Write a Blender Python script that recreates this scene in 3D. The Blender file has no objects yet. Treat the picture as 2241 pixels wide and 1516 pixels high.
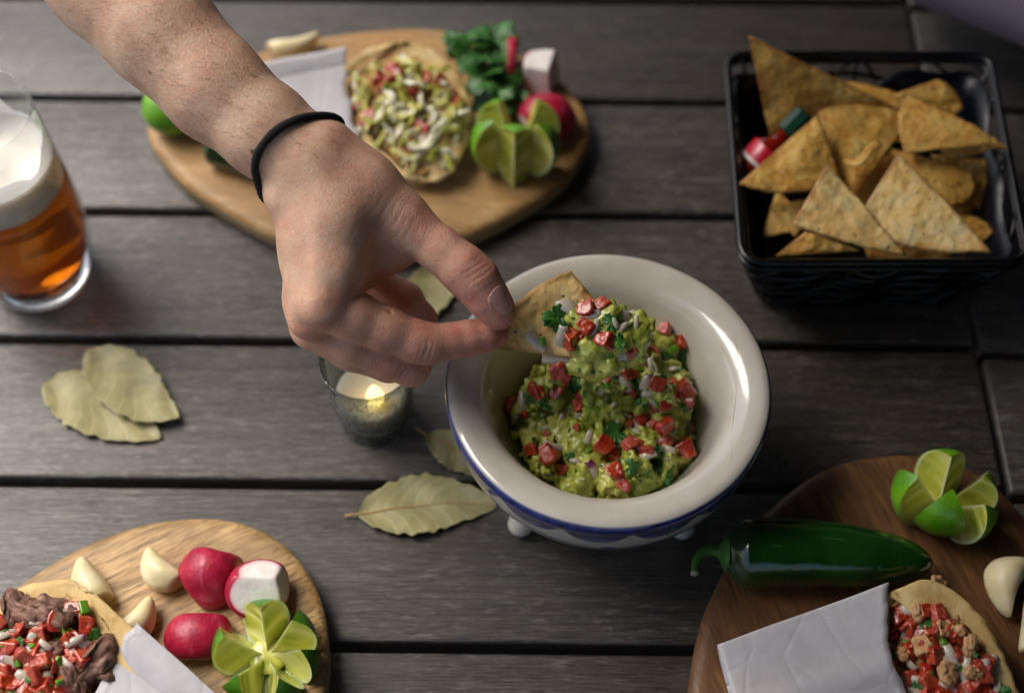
import bpy, bmesh, math, random
import numpy as np
from mathutils import Vector, Matrix, Euler
from mathutils.bvhtree import BVHTree

scene = bpy.context.scene
col = scene.collection
rnd = random.Random(7)

# ------------------------------------------------------------------ camera
# all layout below is worked out in centimetres and stored in metres
F_PX, CAM_H, PITCH = 3112.0, 69.4, math.radians(56.5)
cam_data = bpy.data.cameras.new("camera")
cam_data.sensor_width = 36.0
cam_data.lens = 36.0 * F_PX / 2241.0
cam_data.clip_start = 0.05
cam_data.clip_end = 200.0
cam_data.dof.use_dof = True
cam_data.dof.focus_distance = 0.695
cam_data.dof.aperture_fstop = 3.3
cam_data.dof.aperture_blades = 9
cam = bpy.data.objects.new("camera", cam_data)
col.objects.link(cam)
cam.location = (0, 0, CAM_H * 0.01)
cam.rotation_euler = (math.radians(90) - PITCH, 0, 0)
scene.camera = cam

# ------------------------------------------------------------------ light
SUN_EL, SUN_AZ = math.radians(56), math.radians(-58)      # azimuth from +Y towards +X
world = bpy.data.worlds.new("World")
scene.world = world
world.use_nodes = True
wn = world.node_tree
wn.nodes.clear()
sky = wn.nodes.new("ShaderNodeTexSky")
sky.sky_type = 'NISHITA'
sky.sun_disc = False
sky.sun_elevation = SUN_EL
sky.sun_rotation = SUN_AZ
sky.air_density = 1.0
sky.dust_density = 4.0
sky.ozone_density = 1.0
bg = wn.nodes.new("ShaderNodeBackground")
bg.inputs["Strength"].default_value = 0.075
wo = wn.nodes.new("ShaderNodeOutputWorld")
wn.links.new(sky.outputs[0], bg.inputs[0])
wn.links.new(bg.outputs[0], wo.inputs[0])
sun_data = bpy.data.lights.new("sun", 'SUN')
sun_data.energy = 1.5
sun_data.angle = math.radians(40)
sun_data.color = (1.0, 0.95, 0.88)
sun = bpy.data.objects.new("sun", sun_data)
col.objects.link(sun)
sd = Vector((math.sin(SUN_AZ) * math.cos(SUN_EL), math.cos(SUN_AZ) * math.cos(SUN_EL), math.sin(SUN_EL)))
sun.rotation_euler = sd.to_track_quat('Z', 'Y').to_euler()
sun.location = sd * 5

COVER_X, COVER_Z = -46.0, 98.0       # cm: near edge and height above the table of the unseen cover added to shade it

scene.view_settings.view_transform = 'Standard'
scene.view_settings.look = 'None'
scene.view_settings.exposure = 1.13
scene.view_settings.gamma = 1.0
scene.render.engine = 'CYCLES'
scene.cycles.use_denoising = True
scene.cycles.max_bounces = 14
scene.cycles.transmission_bounces = 12
scene.cycles.transparent_max_bounces = 12

# ------------------------------------------------------------------ layout helpers
FW = np.array([0, math.cos(PITCH), -math.sin(PITCH)])
UP = np.array([0, math.sin(PITCH), math.cos(PITCH)])
RT = np.array([1.0, 0, 0])
CAM = np.array([0, 0, CAM_H])

def ray(x, y):
    return FW + RT * (x - 1120.5) / F_PX + UP * (758 - y) / F_PX

def P(x, y, z=0.0):
    """photo pixel -> point at height z (cm)"""
    r = ray(x, y)
    return CAM + r * ((z - CAM_H) / r[2])

def PD(x, y, d):
    """photo pixel -> point at depth d (cm)"""
    return CAM + ray(x, y) * d

def proj(q):
    v = np.asarray(q, float) - CAM
    d = v @ FW
    return 1120.5 + F_PX * (v @ RT) / d, 758 - F_PX * (v @ UP) / d

def V(*a):
    return np.array(a, dtype=float)

def norm(v):
    v = np.asarray(v, float)
    n = np.linalg.norm(v, axis=-1, keepdims=True)
    return v / np.maximum(n, 1e-9)

# ------------------------------------------------------------------ noise
def _hash(i, seed):
    h = (i[:, 0].astype(np.int64) * 374761393 + i[:, 1].astype(np.int64) * 668265263
         + i[:, 2].astype(np.int64) * 2147483647 + seed * 1274126177) & 0xffffffff
    h = ((h ^ (h >> 13)) * 1274126177) & 0xffffffff
    h = (h ^ (h >> 16)) & 0xffff
    return h / 32767.5 - 1.0

def vnoise(p, freq=1.0, seed=0):
    p = np.asarray(p, float) * freq
    i = np.floor(p).astype(np.int64)
    f = p - i
    f = f * f * (3 - 2 * f)
    out = np.zeros(len(p))
    for dx in (0, 1):
        for dy in (0, 1):
            for dz in (0, 1):
                w = (f[:, 0] if dx else 1 - f[:, 0]) * (f[:, 1] if dy else 1 - f[:, 1]) * (f[:, 2] if dz else 1 - f[:, 2])
                out += w * _hash(i + np.array([dx, dy, dz]), seed)
    return out

def fbm(p, freq=1.0, octv=3, seed=0, gain=0.5):
    o = 0.0
    a = 1.0
    for k in range(octv):
        o = o + a * vnoise(p, freq * 2 ** k, seed + k * 17)
        a *= gain
    return o

# ------------------------------------------------------------------ objects
ORG = {}

def tag(o, label, cat, group=None, kind=None):
    if label: o["label"] = label
    if cat: o["category"] = cat
    if group: o["group"] = group
    if kind: o["kind"] = kind
    return o

def thing(name, label, cat, loc, group=None):
    o = bpy.data.objects.new(name, None)
    o.empty_display_size = 0.02
    col.objects.link(o)
    o.location = np.asarray(loc) * 0.01
    ORG[o.name] = np.asarray(loc, float)
    return tag(o, label, cat, group)

def raw_mesh(name, v, faces, smooth=True):
    """v in cm; faces = list of tuples or (n,4)/(n,3) array"""
    me = bpy.data.meshes.new(name)
    v = np.asarray(v, float) * 0.01
    if isinstance(faces, np.ndarray):
        n, k = faces.shape
        me.vertices.add(len(v))
        me.vertices.foreach_set("co", v.ravel())
        me.loops.add(n * k)
        me.loops.foreach_set("vertex_index", faces.ravel().astype(np.int32))
        me.polygons.add(n)
        me.polygons.foreach_set("loop_start", np.arange(0, n * k, k, dtype=np.int32))
        me.update(calc_edges=True)
        me.validate()
    else:
        me.from_pydata([tuple(x) for x in v], [], [tuple(int(i) for i in f) for f in faces])
        me.update()
    if smooth:
        me.polygons.foreach_set("use_smooth", np.ones(len(me.polygons), dtype=bool))
    return me

def obj(name, v, faces, m, parent=None, loc=None, smooth=True, attrs=None, mats=None, midx=None):
    """v: world cm. With a parent, stored relative to the parent's root origin; else origin = loc"""
    v = np.asarray(v, float)
    org = ORG[parent.name] if parent is not None else (np.asarray(loc, float) if loc is not None else np.array([v[:, 0].mean(), v[:, 1].mean(), v[:, 2].min()]))
    me = raw_mesh(name, v - org, faces, smooth)
    for mm in (mats or [m]):
        me.materials.append(mm)
    if midx is not None:
        me.polygons.foreach_set("material_index", np.asarray(midx, dtype=np.int32))
    if attrs:
        for k, a in attrs.items():
            a = np.asarray(a, float)
            if a.ndim == 1:
                at = me.attributes.new(k, 'FLOAT', 'POINT')
                at.data.foreach_set("value", a.astype(np.float32))
            else:
                at = me.attributes.new(k, 'FLOAT_COLOR', 'POINT')
                at.data.foreach_set("color", np.c_[a, np.ones(len(a))].astype(np.float32).ravel())
    o = bpy.data.objects.new(name, me)
    col.objects.link(o)
    if parent is not None:
        o.parent = parent
    else:
        o.location = org * 0.01
    ORG[o.name] = org
    return o

def piece(name, me, root, pos, rot=(0, 0, 0), scale=1.0):
    """a small repeated part sharing mesh data"""
    o = bpy.data.objects.new(name, me)
    col.objects.link(o)
    o.parent = root
    o.location = (np.asarray(pos) - ORG[root.name]) * 0.01
    o.rotation_euler = rot
    o.scale = (scale,) * 3 if np.isscalar(scale) else scale
    return o

# ------------------------------------------------------------------ shape builders (cm, world)
def join(*parts):
    vs, fs, n = [], [], 0
    for v, f in parts:
        vs.append(np.asarray(v, float))
        fs += [tuple(int(i) + n for i in q) for q in f]
        n += len(v)
    return np.vstack(vs), fs

def grid_faces(nu, nv, closed_u=False, closed_v=False):
    fs = []
    for i in range(nu if closed_u else nu - 1):
        for j in range(nv if closed_v else nv - 1):
            a, b = i, (i + 1) % nu
            c, d = j, (j + 1) % nv
            fs.append((a * nv + c, b * nv + c, b * nv + d, a * nv + d))
    return fs

def sheet(pts, th):
    """pts (nu,nv,3) surface with thickness th on the -normal side"""
    nu, nv, _ = pts.shape
    du = np.gradient(pts, axis=0)
    dv = np.gradient(pts, axis=1)
    n = norm(np.cross(du, dv))
    top = pts.reshape(-1, 3)
    bot = (pts - n * th).reshape(-1, 3)
    N = nu * nv
    fs = grid_faces(nu, nv)
    out = list(fs) + [tuple(i + N for i in reversed(f)) for f in fs]
    def edge(idx):
        for a, b in zip(idx[:-1], idx[1:]):
            out.append((a, a + N, b + N, b))
    edge([i * nv for i in range(nu)])
    edge([(nu - 1) * nv + j for j in range(nv)])
    edge([i * nv + nv - 1 for i in reversed(range(nu))])
    edge([j for j in reversed(range(nv))])
    return np.vstack([top, bot]), out

def tube(path, r, n=8, closed=False, caps=True):
    path = np.asarray(path, float)
    m = len(path)
    r = np.broadcast_to(np.asarray(r, float), (m,))
    if closed:
        t = norm(np.roll(path, -1, 0) - np.roll(path, 1, 0))
    else:
        t = norm(np.gradient(path, axis=0))
    ref = V(0, 0, 1) if abs(t[0][2]) < 0.9 else V(1, 0, 0)
    vs = []
    u = norm(np.cross(t[0], ref))
    for i in range(m):
        u = norm(u - t[i] * np.dot(u, t[i]))
        w = np.cross(t[i], u)
        for k in range(n):
            a = 2 * math.pi * k / n
            vs.append(path[i] + r[i] * (math.cos(a) * u + math.sin(a) * w))
    fs = [(i * n + (k + 1) % n, i * n + k, ((i + 1) % m) * n + k, ((i + 1) % m) * n + (k + 1) % n)
          for i in range(m if closed else m - 1) for k in range(n)]
    if caps and not closed:
        fs.append(tuple(range(n)))
        fs.append(tuple((m - 1) * n + k for k in reversed(range(n))))
    return np.array(vs), fs

def lathe(prof, n=64, centre=(0, 0, 0), closed=False):
    """prof list of (r,z), going so that the outside is on the right; poles allowed (r=0)"""
    prof = np.asarray(prof, float)
    a = np.linspace(0, 2 * math.pi, n, endpoint=False)
    v = np.stack([np.outer(prof[:, 0], np.cos(a)), np.outer(prof[:, 0], np.sin(a)), np.repeat(prof[:, 1:2], n, 1)], -1)
    v = v.reshape(-1, 3) + np.asarray(centre, float)
    m = len(prof)
    fs = []
    for i in range(m if closed else m - 1):
        i2 = (i + 1) % m
        for k in range(n):
            k2 = (k + 1) % n
            fs.append((i * n + k, i * n + k2, i2 * n + k2, i2 * n + k))
    return v, fs

def spline(pts, n, closed=False):
    """Catmull-Rom through pts"""
    pts = np.asarray(pts, float)
    m = len(pts)
    out = []
    segs = m if closed else m - 1
    for q in np.linspace(0, segs, n, endpoint=not closed):
        i = min(int(q), segs - 1)
        t = q - i
        if closed:
            p0, p1, p2, p3 = (pts[(i + k) % m] for k in (-1, 0, 1, 2))
        else:
            p0, p1, p2, p3 = (pts[min(max(i + k, 0), m - 1)] for k in (-1, 0, 1, 2))
        out.append(0.5 * (2 * p1 + (p2 - p0) * t + (2 * p0 - 5 * p1 + 4 * p2 - p3) * t * t + (3 * p1 - p0 - 3 * p2 + p3) * t ** 3))
    return np.array(out)

def bm_data(bm):
    bm.verts.ensure_lookup_table()
    v = np.array([q.co[:] for q in bm.verts])
    f = [tuple(x.index for x in q.verts) for q in bm.faces]
    return v, f

def ico(sub=3):
    bm = bmesh.new()
    bmesh.ops.create_icosphere(bm, subdivisions=sub, radius=1.0)
    bm.verts.index_update()
    d = bm_data(bm)
    bm.free()
    return d

def rounded_box(size, jit=0.0, bev=0.08, seg=2, seed=0):
    r = random.Random(seed)
    bm = bmesh.new()
    bmesh.ops.create_cube(bm, size=1.0)
    for q in bm.verts:
        q.co = Vector((q.co[k] * size[k] * (1 + r.uniform(-jit, jit)) + r.uniform(-jit, jit) * 0.25 * size[k] for k in range(3)))
    bmesh.ops.bevel(bm, geom=list(bm.edges) + list(bm.verts), offset=bev, segments=seg, profile=0.6, affect='EDGES')
    bm.verts.index_update()
    d = bm_data(bm)
    bm.free()
    return d

def lump(seed, size=(1, 1, 1), amp=0.3, freq=1.6, sub=3):
    v, f = ico(sub)
    d = 1 + amp * fbm(v + seed * 3.1, freq, 3, seed)
    return v * d[:, None] * np.asarray(size), f

def facet(u, planes, R=(1, 1, 1), p=14):
    """soft-edged solid: ellipsoid R cut by planes (normal, distance); also says how much each point lies on a cut"""
    e = 1.0 / np.linalg.norm(u / np.asarray(R, float), axis=1)
    acc = (1.0 / e) ** p
    cut = np.zeros(len(u))
    for n, d in planes:
        t = (np.maximum(u @ norm(n), 0) / d) ** p
        acc = acc + t
        cut = cut + t
    return u * (acc ** (-1.0 / p))[:, None], cut / acc

def rotm(ax, ang):
    return np.array(Matrix.Rotation(ang, 3, Vector(ax)))

def eul(x, y, z):
    return np.array(Euler((x, y, z)).to_matrix())

def bvh(v, f):
    return BVHTree.FromPolygons([tuple(q) for q in v], [tuple(int(i) for i in q) for q in f])

def hit(tree, px, py):
    d = norm(ray(px, py))
    loc, n, _, _ = tree.ray_cast(Vector(CAM), Vector(d))
    if loc is None:
        return None, None
    n = np.array(n)
    if np.dot(n, d) > 0:
        n = -n
    return np.array(loc), n

def inside(poly, x, y):
    c = False
    j = len(poly) - 1
    for i in range(len(poly)):
        xi, yi = poly[i][:2]
        xj, yj = poly[j][:2]
        if (yi > y) != (yj > y) and x < (xj - xi) * (y - yi) / (yj - yi) + xi:
            c = not c
        j = i
    return c

# ------------------------------------------------------------------ distance fields -> one smooth mesh
class Field:
    def __init__(self, lo, hi, h):
        self.lo = np.asarray(lo, float)
        self.h = h
        self.n = np.ceil((np.asarray(hi, float) - self.lo) / h).astype(int) + 1
        self.F = np.full(self.n, 6.0, np.float32)

    def win(self, a, b):
        i0 = np.clip(np.floor((a - self.lo) / self.h).astype(int), 0, self.n - 1)
        i1 = np.clip(np.ceil((b - self.lo) / self.h).astype(int) + 1, 1, self.n)
        sl = tuple(slice(p, q) for p, q in zip(i0, i1))
        ax = [(self.lo[k] + self.h * np.arange(i0[k], i1[k])).astype(np.float32) for k in range(3)]
        return sl, np.meshgrid(*ax, indexing='ij', sparse=True)

    def smin(self, sl, d, k):
        f = self.F[sl]
        if k <= 0:
            self.F[sl] = np.minimum(f, d)
        else:
            hh = np.maximum(k - np.abs(f - d), 0) / k
            self.F[sl] = np.minimum(f, d) - hh * hh * k * 0.25

    def cap(self, a, b, ra, rb, k=0.3, sub=False):
        a = np.asarray(a, float)
        b = np.asarray(b, float)
        m = max(ra, rb) + 2 * k + 0.4
        sl, (X, Y, Z) = self.win(np.minimum(a, b) - m, np.maximum(a, b) + m)
        ab = b - a
        L = max(float(ab @ ab), 1e-9)
        t = np.clip(((X - a[0]) * ab[0] + (Y - a[1]) * ab[1] + (Z - a[2]) * ab[2]) / L, 0, 1)
        d = np.sqrt((X - a[0] - t * ab[0]) ** 2 + (Y - a[1] - t * ab[1]) ** 2 + (Z - a[2] - t * ab[2]) ** 2) - (ra + (rb - ra) * t)
        if sub:
            f = self.F[sl]
            hh = np.maximum(k - np.abs(f + d), 0) / k
            self.F[sl] = np.maximum(f, -d) + hh * hh * k * 0.25
        else:
            self.smin(sl, d.astype(np.float32), k)

    def ell(self, c, r, k=0.3, R=None):
        c = np.asarray(c, float)
        r = np.asarray(r, float)
        m = r.max() + 2 * k + 0.4
        sl, (X, Y, Z) = self.win(c - m, c + m)
        X, Y, Z = X - c[0], Y - c[1], Z - c[2]
        if R is not None:
            X, Y, Z = (R[0][i] * X + R[1][i] * Y + R[2][i] * Z for i in range(3))
        q = np.sqrt((X / r[0]) ** 2 + (Y / r[1]) ** 2 + (Z / r[2]) ** 2)
        self.smin(sl, ((q - 1) * r.min()).astype(np.float32), k)

    def union(self, other, k):
        self.smin(tuple(slice(0, n) for n in self.n), other.F, k)

    def mesh(self):
        F = self.F
        S = F < 0
        c = np.zeros(tuple(self.n - 1), np.uint8)
        offs = [(i, j, k) for i in (0, 1) for j in (0, 1) for k in (0, 1)]
        nx, ny, nz = self.n
        for o in offs:
            c += S[o[0]:nx - 1 + o[0], o[1]:ny - 1 + o[1], o[2]:nz - 1 + o[2]]
        idx = np.argwhere((c > 0) & (c < 8))
        ids = np.full(c.shape, -1, np.int32)
        ids[tuple(idx.T)] = np.arange(len(idx))
        vals = np.stack([F[idx[:, 0] + o[0], idx[:, 1] + o[1], idx[:, 2] + o[2]] for o in offs], 1)
        acc = np.zeros((len(idx), 3))
        cnt = np.zeros(len(idx))
        for a in range(8):
            for b in range(a + 1, 8):
                oa, ob = np.array(offs[a]), np.array(offs[b])
                if np.abs(oa - ob).sum() != 1:
                    continue
                m = (vals[:, a] < 0) != (vals[:, b] < 0)
                t = vals[m, a] / (vals[m, a] - vals[m, b])
                acc[m] += oa + t[:, None] * (ob - oa)
                cnt[m] += 1
        v = self.lo + self.h * (idx + acc / cnt[:, None])
        quads = []
        for ax in range(3):
            u, w = (ax + 1) % 3, (ax + 2) % 3
            s0 = [slice(None)] * 3
            s1 = [slice(None)] * 3
            s0[ax] = slice(0, -1)
            s1[ax] = slice(1, None)
            A, B = S[tuple(s0)], S[tuple(s1)]
            e = np.argwhere(A != B)
            e = e[(e[:, u] > 0) & (e[:, w] > 0) & (e[:, u] < self.n[u] - 1) & (e[:, w] < self.n[w] - 1)]
            ins = A[tuple(e.T)]
            q = []
            for du, dw in ((-1, -1), (0, -1), (0, 0), (-1, 0)):
                g = e.copy()
                g[:, u] += du
                g[:, w] += dw
                q.append(ids[tuple(g.T)])
            q = np.stack(q, 1)
            q[~ins] = q[~ins][:, ::-1]
            quads.append(q)
        q = np.vstack(quads)
        return v, q[(q >= 0).all(1)]

def vnormals(v, q):
    n = np.zeros_like(v)
    fn = np.cross(v[q[:, 2]] - v[q[:, 0]], v[q[:, 3 % q.shape[1]]] - v[q[:, 1]])
    for k in range(q.shape[1]):
        np.add.at(n, q[:, k], fn)
    return norm(n)

def relax(v, q, it=2, w=0.5):
    for _ in range(it):
        s = np.zeros_like(v)
        c = np.zeros(len(v))
        for k in range(4):
            np.add.at(s, q[:, k], v[q[:, (k + 1) % 4]])
            np.add.at(s, q[:, k], v[q[:, (k + 3) % 4]])
            np.add.at(c, q[:, k], 2)
        v = v * (1 - w) + w * s / np.maximum(c, 1)[:, None]
    return v
# ------------------------------------------------------------------ materials
def C(h):
    h = h.lstrip('#')
    o = []
    for i in (0, 2, 4):
        c = int(h[i:i + 2], 16) / 255
        o.append(c / 12.92 if c <= 0.04045 else ((c + 0.055) / 1.055) ** 2.4)
    return tuple(o) + (1.0,)

class Mat:
    def __init__(self, name, **kw):
        self.m = bpy.data.materials.new(name)
        self.m.use_nodes = True
        self.t = self.m.node_tree
        self.b = self.t.nodes["Principled BSDF"]
        self.out = self.t.nodes["Material Output"]
        self._co = None
        self._h = None
        for k, v in kw.items():
            self.set(k.replace('_', ' '), v)

    def set(self, k, v):
        if isinstance(v, str):
            v = C(v)
        s = self.b.inputs[k]
        if hasattr(v, 'is_linked') or isinstance(v, bpy.types.NodeSocket):
            self.t.links.new(v, s)
        else:
            s.default_value = v
        return self

    def node(self, t, **kw):
        n = self.t.nodes.new(t)
        for k, v in kw.items():
            setattr(n, k, v)
        return n

    def inp(self, n, k, v):
        if v is None: return
        if isinstance(v, bpy.types.NodeSocket):
            self.t.links.new(v, n.inputs[k])
        else:
            n.inputs[k].default_value = C(v) if isinstance(v, str) else v

    def co(self, scale=(1, 1, 1), rot=(0, 0, 0), rand=True):
        """object coordinates in cm, shifted per object"""
        tc = self.node("ShaderNodeTexCoord")
        mp = self.node("ShaderNodeMapping")
        mp.inputs["Scale"].default_value = tuple(100 * s for s in scale)
        mp.inputs["Rotation"].default_value = rot
        src = tc.outputs["Object"]
        if rand:
            oi = self.node("ShaderNodeObjectInfo")
            sc = self.node("ShaderNodeVectorMath", operation='SCALE')
            cx = self.node("ShaderNodeCombineXYZ")
            for k in range(3):
                self.t.links.new(oi.outputs["Random"], cx.inputs[k])
            self.t.links.new(cx.outputs[0], sc.inputs[0])
            sc.inputs["Scale"].default_value = 3.7
            ad = self.node("ShaderNodeVectorMath", operation='ADD')
            self.t.links.new(src, ad.inputs[0])
            self.t.links.new(sc.outputs[0], ad.inputs[1])
            src = ad.outputs[0]
        if any(rot):
            r0 = self.node("ShaderNodeMapping")
            r0.inputs["Rotation"].default_value = rot
            mp.inputs["Rotation"].default_value = (0, 0, 0)
            self.t.links.new(src, r0.inputs[0])
            src = r0.outputs[0]
        self.t.links.new(src, mp.inputs[0])
        return mp.outputs[0]

    def noise(self, scale, co=None, detail=4, rough=0.55, dist=0.0):
        n = self.node("ShaderNodeTexNoise")
        self.t.links.new(co if co is not None else self.base_co(), n.inputs["Vector"])
        n.inputs["Scale"].default_value = scale
        n.inputs["Detail"].default_value = detail
        n.inputs["Roughness"].default_value = rough
        n.inputs["Distortion"].default_value = dist
        return n.outputs["Fac"]

    def voro(self, scale, co=None, feature='F1', rand=1.0):
        n = self.node("ShaderNodeTexVoronoi", feature=feature)
        self.t.links.new(co if co is not None else self.base_co(), n.inputs["Vector"])
        n.inputs["Scale"].default_value = scale
        n.inputs["Randomness"].default_value = rand
        return n.outputs["Distance"]

    def base_co(self):
        if self._co is None:
            self._co = self.co()
        return self._co

    def attr(self, name, what="Fac"):
        return self.node("ShaderNodeAttribute", attribute_name=name).outputs[what]

    def rnd(self):
        return self.node("ShaderNodeObjectInfo").outputs["Random"]

    def ramp(self, fac, stops):
        n = self.node("ShaderNodeValToRGB")
        el = n.color_ramp.elements
        while len(el) < len(stops): el.new(0.5)
        for e, (p, c) in zip(el, stops):
            e.position = p
            e.color = C(c) if isinstance(c, str) else ((c,) * 3 + (1,) if np.isscalar(c) else c)
        self.t.links.new(fac, n.inputs[0])
        return n.outputs[0]

    def mix(self, fac, a, b, mode='MIX'):
        n = self.node("ShaderNodeMix", data_type='RGBA', blend_type=mode)
        for s, v in ((n.inputs[0], fac), (n.inputs[6], a), (n.inputs[7], b)):
            if isinstance(v, bpy.types.NodeSocket): self.t.links.new(v, s)
            elif isinstance(v, str): s.default_value = C(v)
            else: s.default_value = v
        return n.outputs[2]

    def math(self, op, a, b=0.0, clamp=False):
        n = self.node("ShaderNodeMath", operation=op, use_clamp=clamp)
        for s, v in ((n.inputs[0], a), (n.inputs[1], b)):
            if isinstance(v, bpy.types.NodeSocket): self.t.links.new(v, s)
            else: s.default_value = v
        return n.outputs[0]

    def bump(self, h, dist_cm=0.02, strength=1.0):
        n = self.node("ShaderNodeBump")
        n.inputs["Strength"].default_value = strength
        n.inputs["Distance"].default_value = dist_cm * 0.01
        self.t.links.new(h, n.inputs["Height"])
        if self._h is not None:
            self.t.links.new(self._h, n.inputs["Normal"])
        self._h = n.outputs[0]
        self.t.links.new(self._h, self.b.inputs["Normal"])
        return self

    def sss(self, w, rad, scale_cm=0.3):
        self.set("Subsurface Weight", w)
        self.b.inputs["Subsurface Radius"].default_value = rad
        self.b.inputs["Subsurface Scale"].default_value = scale_cm * 0.01
        return self

# weathered table planks
def plank_mat():
    m = Mat("weathered_plank", Roughness=0.5)
    g = m.co((0.10, 1.6, 1.6))
    g2 = m.co((0.30, 8.0, 8.0))
    g3 = m.co((1.2, 5.0, 5.0))
    n1 = m.noise(1.0, g, 6, 0.62, 0.6)
    n2 = m.noise(1.0, g2, 4, 0.6, 0.2)
    big = m.noise(0.09, None, 3)
    c = m.ramp(n1, [(0.25, '#2a251f'), (0.46, '#463e36'), (0.6, '#5c5349'), (0.8, '#7b7268')])
    c = m.mix(m.ramp(n2, [(0.44, 0.0), (0.62, 0.85)]), c, '#231c16', 'MIX')
    c = m.mix(m.ramp(big, [(0.4, 0.0), (0.75, 0.45)]), c, '#453a30')
    n3 = m.noise(1.0, g3, 5, 0.7, 0.4)
    c = m.mix(m.ramp(n3, [(0.52, 0.0), (0.7, 0.55)]), c, '#968f88')
    c = m.mix(m.ramp(m.noise(0.35, m.co((0.4, 2, 2)), 4, 0.6), [(0.58, 0.0), (0.7, 0.6)]), c, '#33291f')
    v = m.mix(m.rnd(), '#d2d2d2', '#ffffff')
    c = m.mix(1.0, c, v, 'MULTIPLY')
    m.set("Base Color", c)
    m.set("Roughness", m.ramp(n1, [(0.3, 0.50), (0.8, 0.30)]))
    m.set("Specular IOR Level", 0.85)
    m.set("Coat Weight", 0.45)
    m.set("Coat Roughness", 0.37)
    m.bump(n2, 0.10, 1.0)
    m.bump(m.noise(1.0, m.co((0.8, 30, 30)), 2), 0.015, 0.8)
    return m.m

def board_mat(name, cols, rot, k=1.0):
    m = Mat(name, Roughness=0.5)
    g = m.co((0.16, 1.5, 1.5), (0, 0, rot))
    fib = m.co((0.55, 6, 6), (0, 0, rot))
    n1 = m.noise(0.8 * k, g, 5, 0.65, 1.0)
    n2 = m.noise(1.0, fib, 4, 0.65, 0.3)
    c = m.ramp(n1, [(0.3, cols[0]), (0.5, cols[1]), (0.72, cols[2])])
    c = m.mix(m.ramp(n2, [(0.46, 0.0), (0.66, 0.85)]), c, cols[3])
    sp = m.noise(0.22, None, 4, 0.6)
    c = m.mix(m.ramp(sp, [(0.45, 0.0), (0.7, 0.7)]), c, cols[4])
    m.set("Base Color", c)
    m.bump(n2, 0.03, 0.7)
    return m.m

M = {}
M['plank'] = plank_mat()
M['ground'] = Mat("paving_ground", Base_Color=(0.04, 0.038, 0.036, 1), Roughness=0.9).m
M['added_shade_cover'] = Mat("added_cover_dark", Base_Color=(0.05, 0.047, 0.045, 1), Roughness=0.9).m
M['board_pale'] = board_mat("pale_board_wood", ['#8f6a3f', '#b38d58', '#cdaa74', '#8d6b42', '#a57846'], 0.12)
M['board_grain'] = board_mat("grained_board_wood", ['#8a683f', '#c09a64', '#d9ba85', '#5a442c', '#836844'], -0.55)
M['board_dark'] = board_mat("dark_board_wood", ['#553821', '#764f2c', '#94683b', '#452e1c', '#5a3c22'], 1.25)

def rim_mat():
    m = Mat("bark_edge_wood", Roughness=0.6)
    n = m.noise(1.2, m.co((0.3, 0.3, 3)), 4)
    m.set("Base Color", m.ramp(n, [(0.3, '#8d7654'), (0.7, '#b6a27c')]))
    m.bump(n, 0.03)
    return m.m
M['rim'] = rim_mat()

def skin_mat():
    m = Mat("skin", Roughness=0.46)
    t = m.attr("tint")
    n = m.noise(0.9, None, 5, 0.6)
    fine = m.noise(7.0, None, 3, 0.6)
    base = m.ramp(n, [(0.3, '#d8a98c'), (0.52, '#e5bd9e'), (0.75, '#eecdb0')])
    pink = m.ramp(n, [(0.3, '#c97c6a'), (0.6, '#db9c87')])
    c = m.mix(t, base, pink)
    c = m.mix(m.ramp(fine, [(0.35, 0.14), (0.6, 0.0)]), c, '#b07464')
    mole = m.voro(0.32)
    c = m.mix(m.ramp(mole, [(0.035, 0.8), (0.06, 0.0)]), c, '#5a3526')
    m.set("Base Color", c)
    m.sss(0.22, (1.0, 0.35, 0.2), 0.16)
    m.set("Specular IOR Level", 0.42)
    w = m.voro(9.0, None, 'DISTANCE_TO_EDGE')
    m.bump(m.ramp(w, [(0.0, 0.0), (0.18, 1.0)]), 0.014, 1.0)
    m.bump(m.noise(1.0, m.co((2.2, 9, 9), (0.2, 0.3, 0.85)), 3, 0.6), 0.018, 0.9)
    m.bump(m.noise(4.0, m.co((1, 1, 1), (0.3, 0.2, 0.8)), 5, 0.65), 0.035, 0.7)
    return m.m
M['skin'] = skin_mat()
M['nail'] = Mat("nail", Base_Color='#dca898', Roughness=0.22).sss(0.3, (1, .4, .3), 0.15).m
M['hair'] = Mat("arm_hair", Base_Color='#2e1d14', Roughness=0.5).m

def band_mat():
    m = Mat("black_elastic", Base_Color='#0c0c0e', Roughness=0.85)
    m.bump(m.noise(18, None, 3), 0.05)
    return m.m
M['band'] = band_mat()

def ceramic_mat():
    m = Mat("painted_ceramic", Roughness=0.12)
    p = m.attr("paint")
    n = m.noise(2.2, None, 4)
    blue = m.ramp(n, [(0.35, '#10194e'), (0.7, '#2b3a86')])
    white = m.ramp(m.noise(0.5, None, 3), [(0.3, '#c3bcae'), (0.7, '#cfc9bd')])
    m.set("Base Color", m.mix(p, white, blue))
    m.set("Coat Weight", 0.6)
    m.set("Coat Roughness", 0.05)
    m.bump(m.noise(0.7, None, 3), 0.03, 0.5)
    return m.m
M['ceramic'] = ceramic_mat()
M['crack'] = Mat("glaze_crack", Base_Color='#a89e90', Roughness=0.6).m

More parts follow.
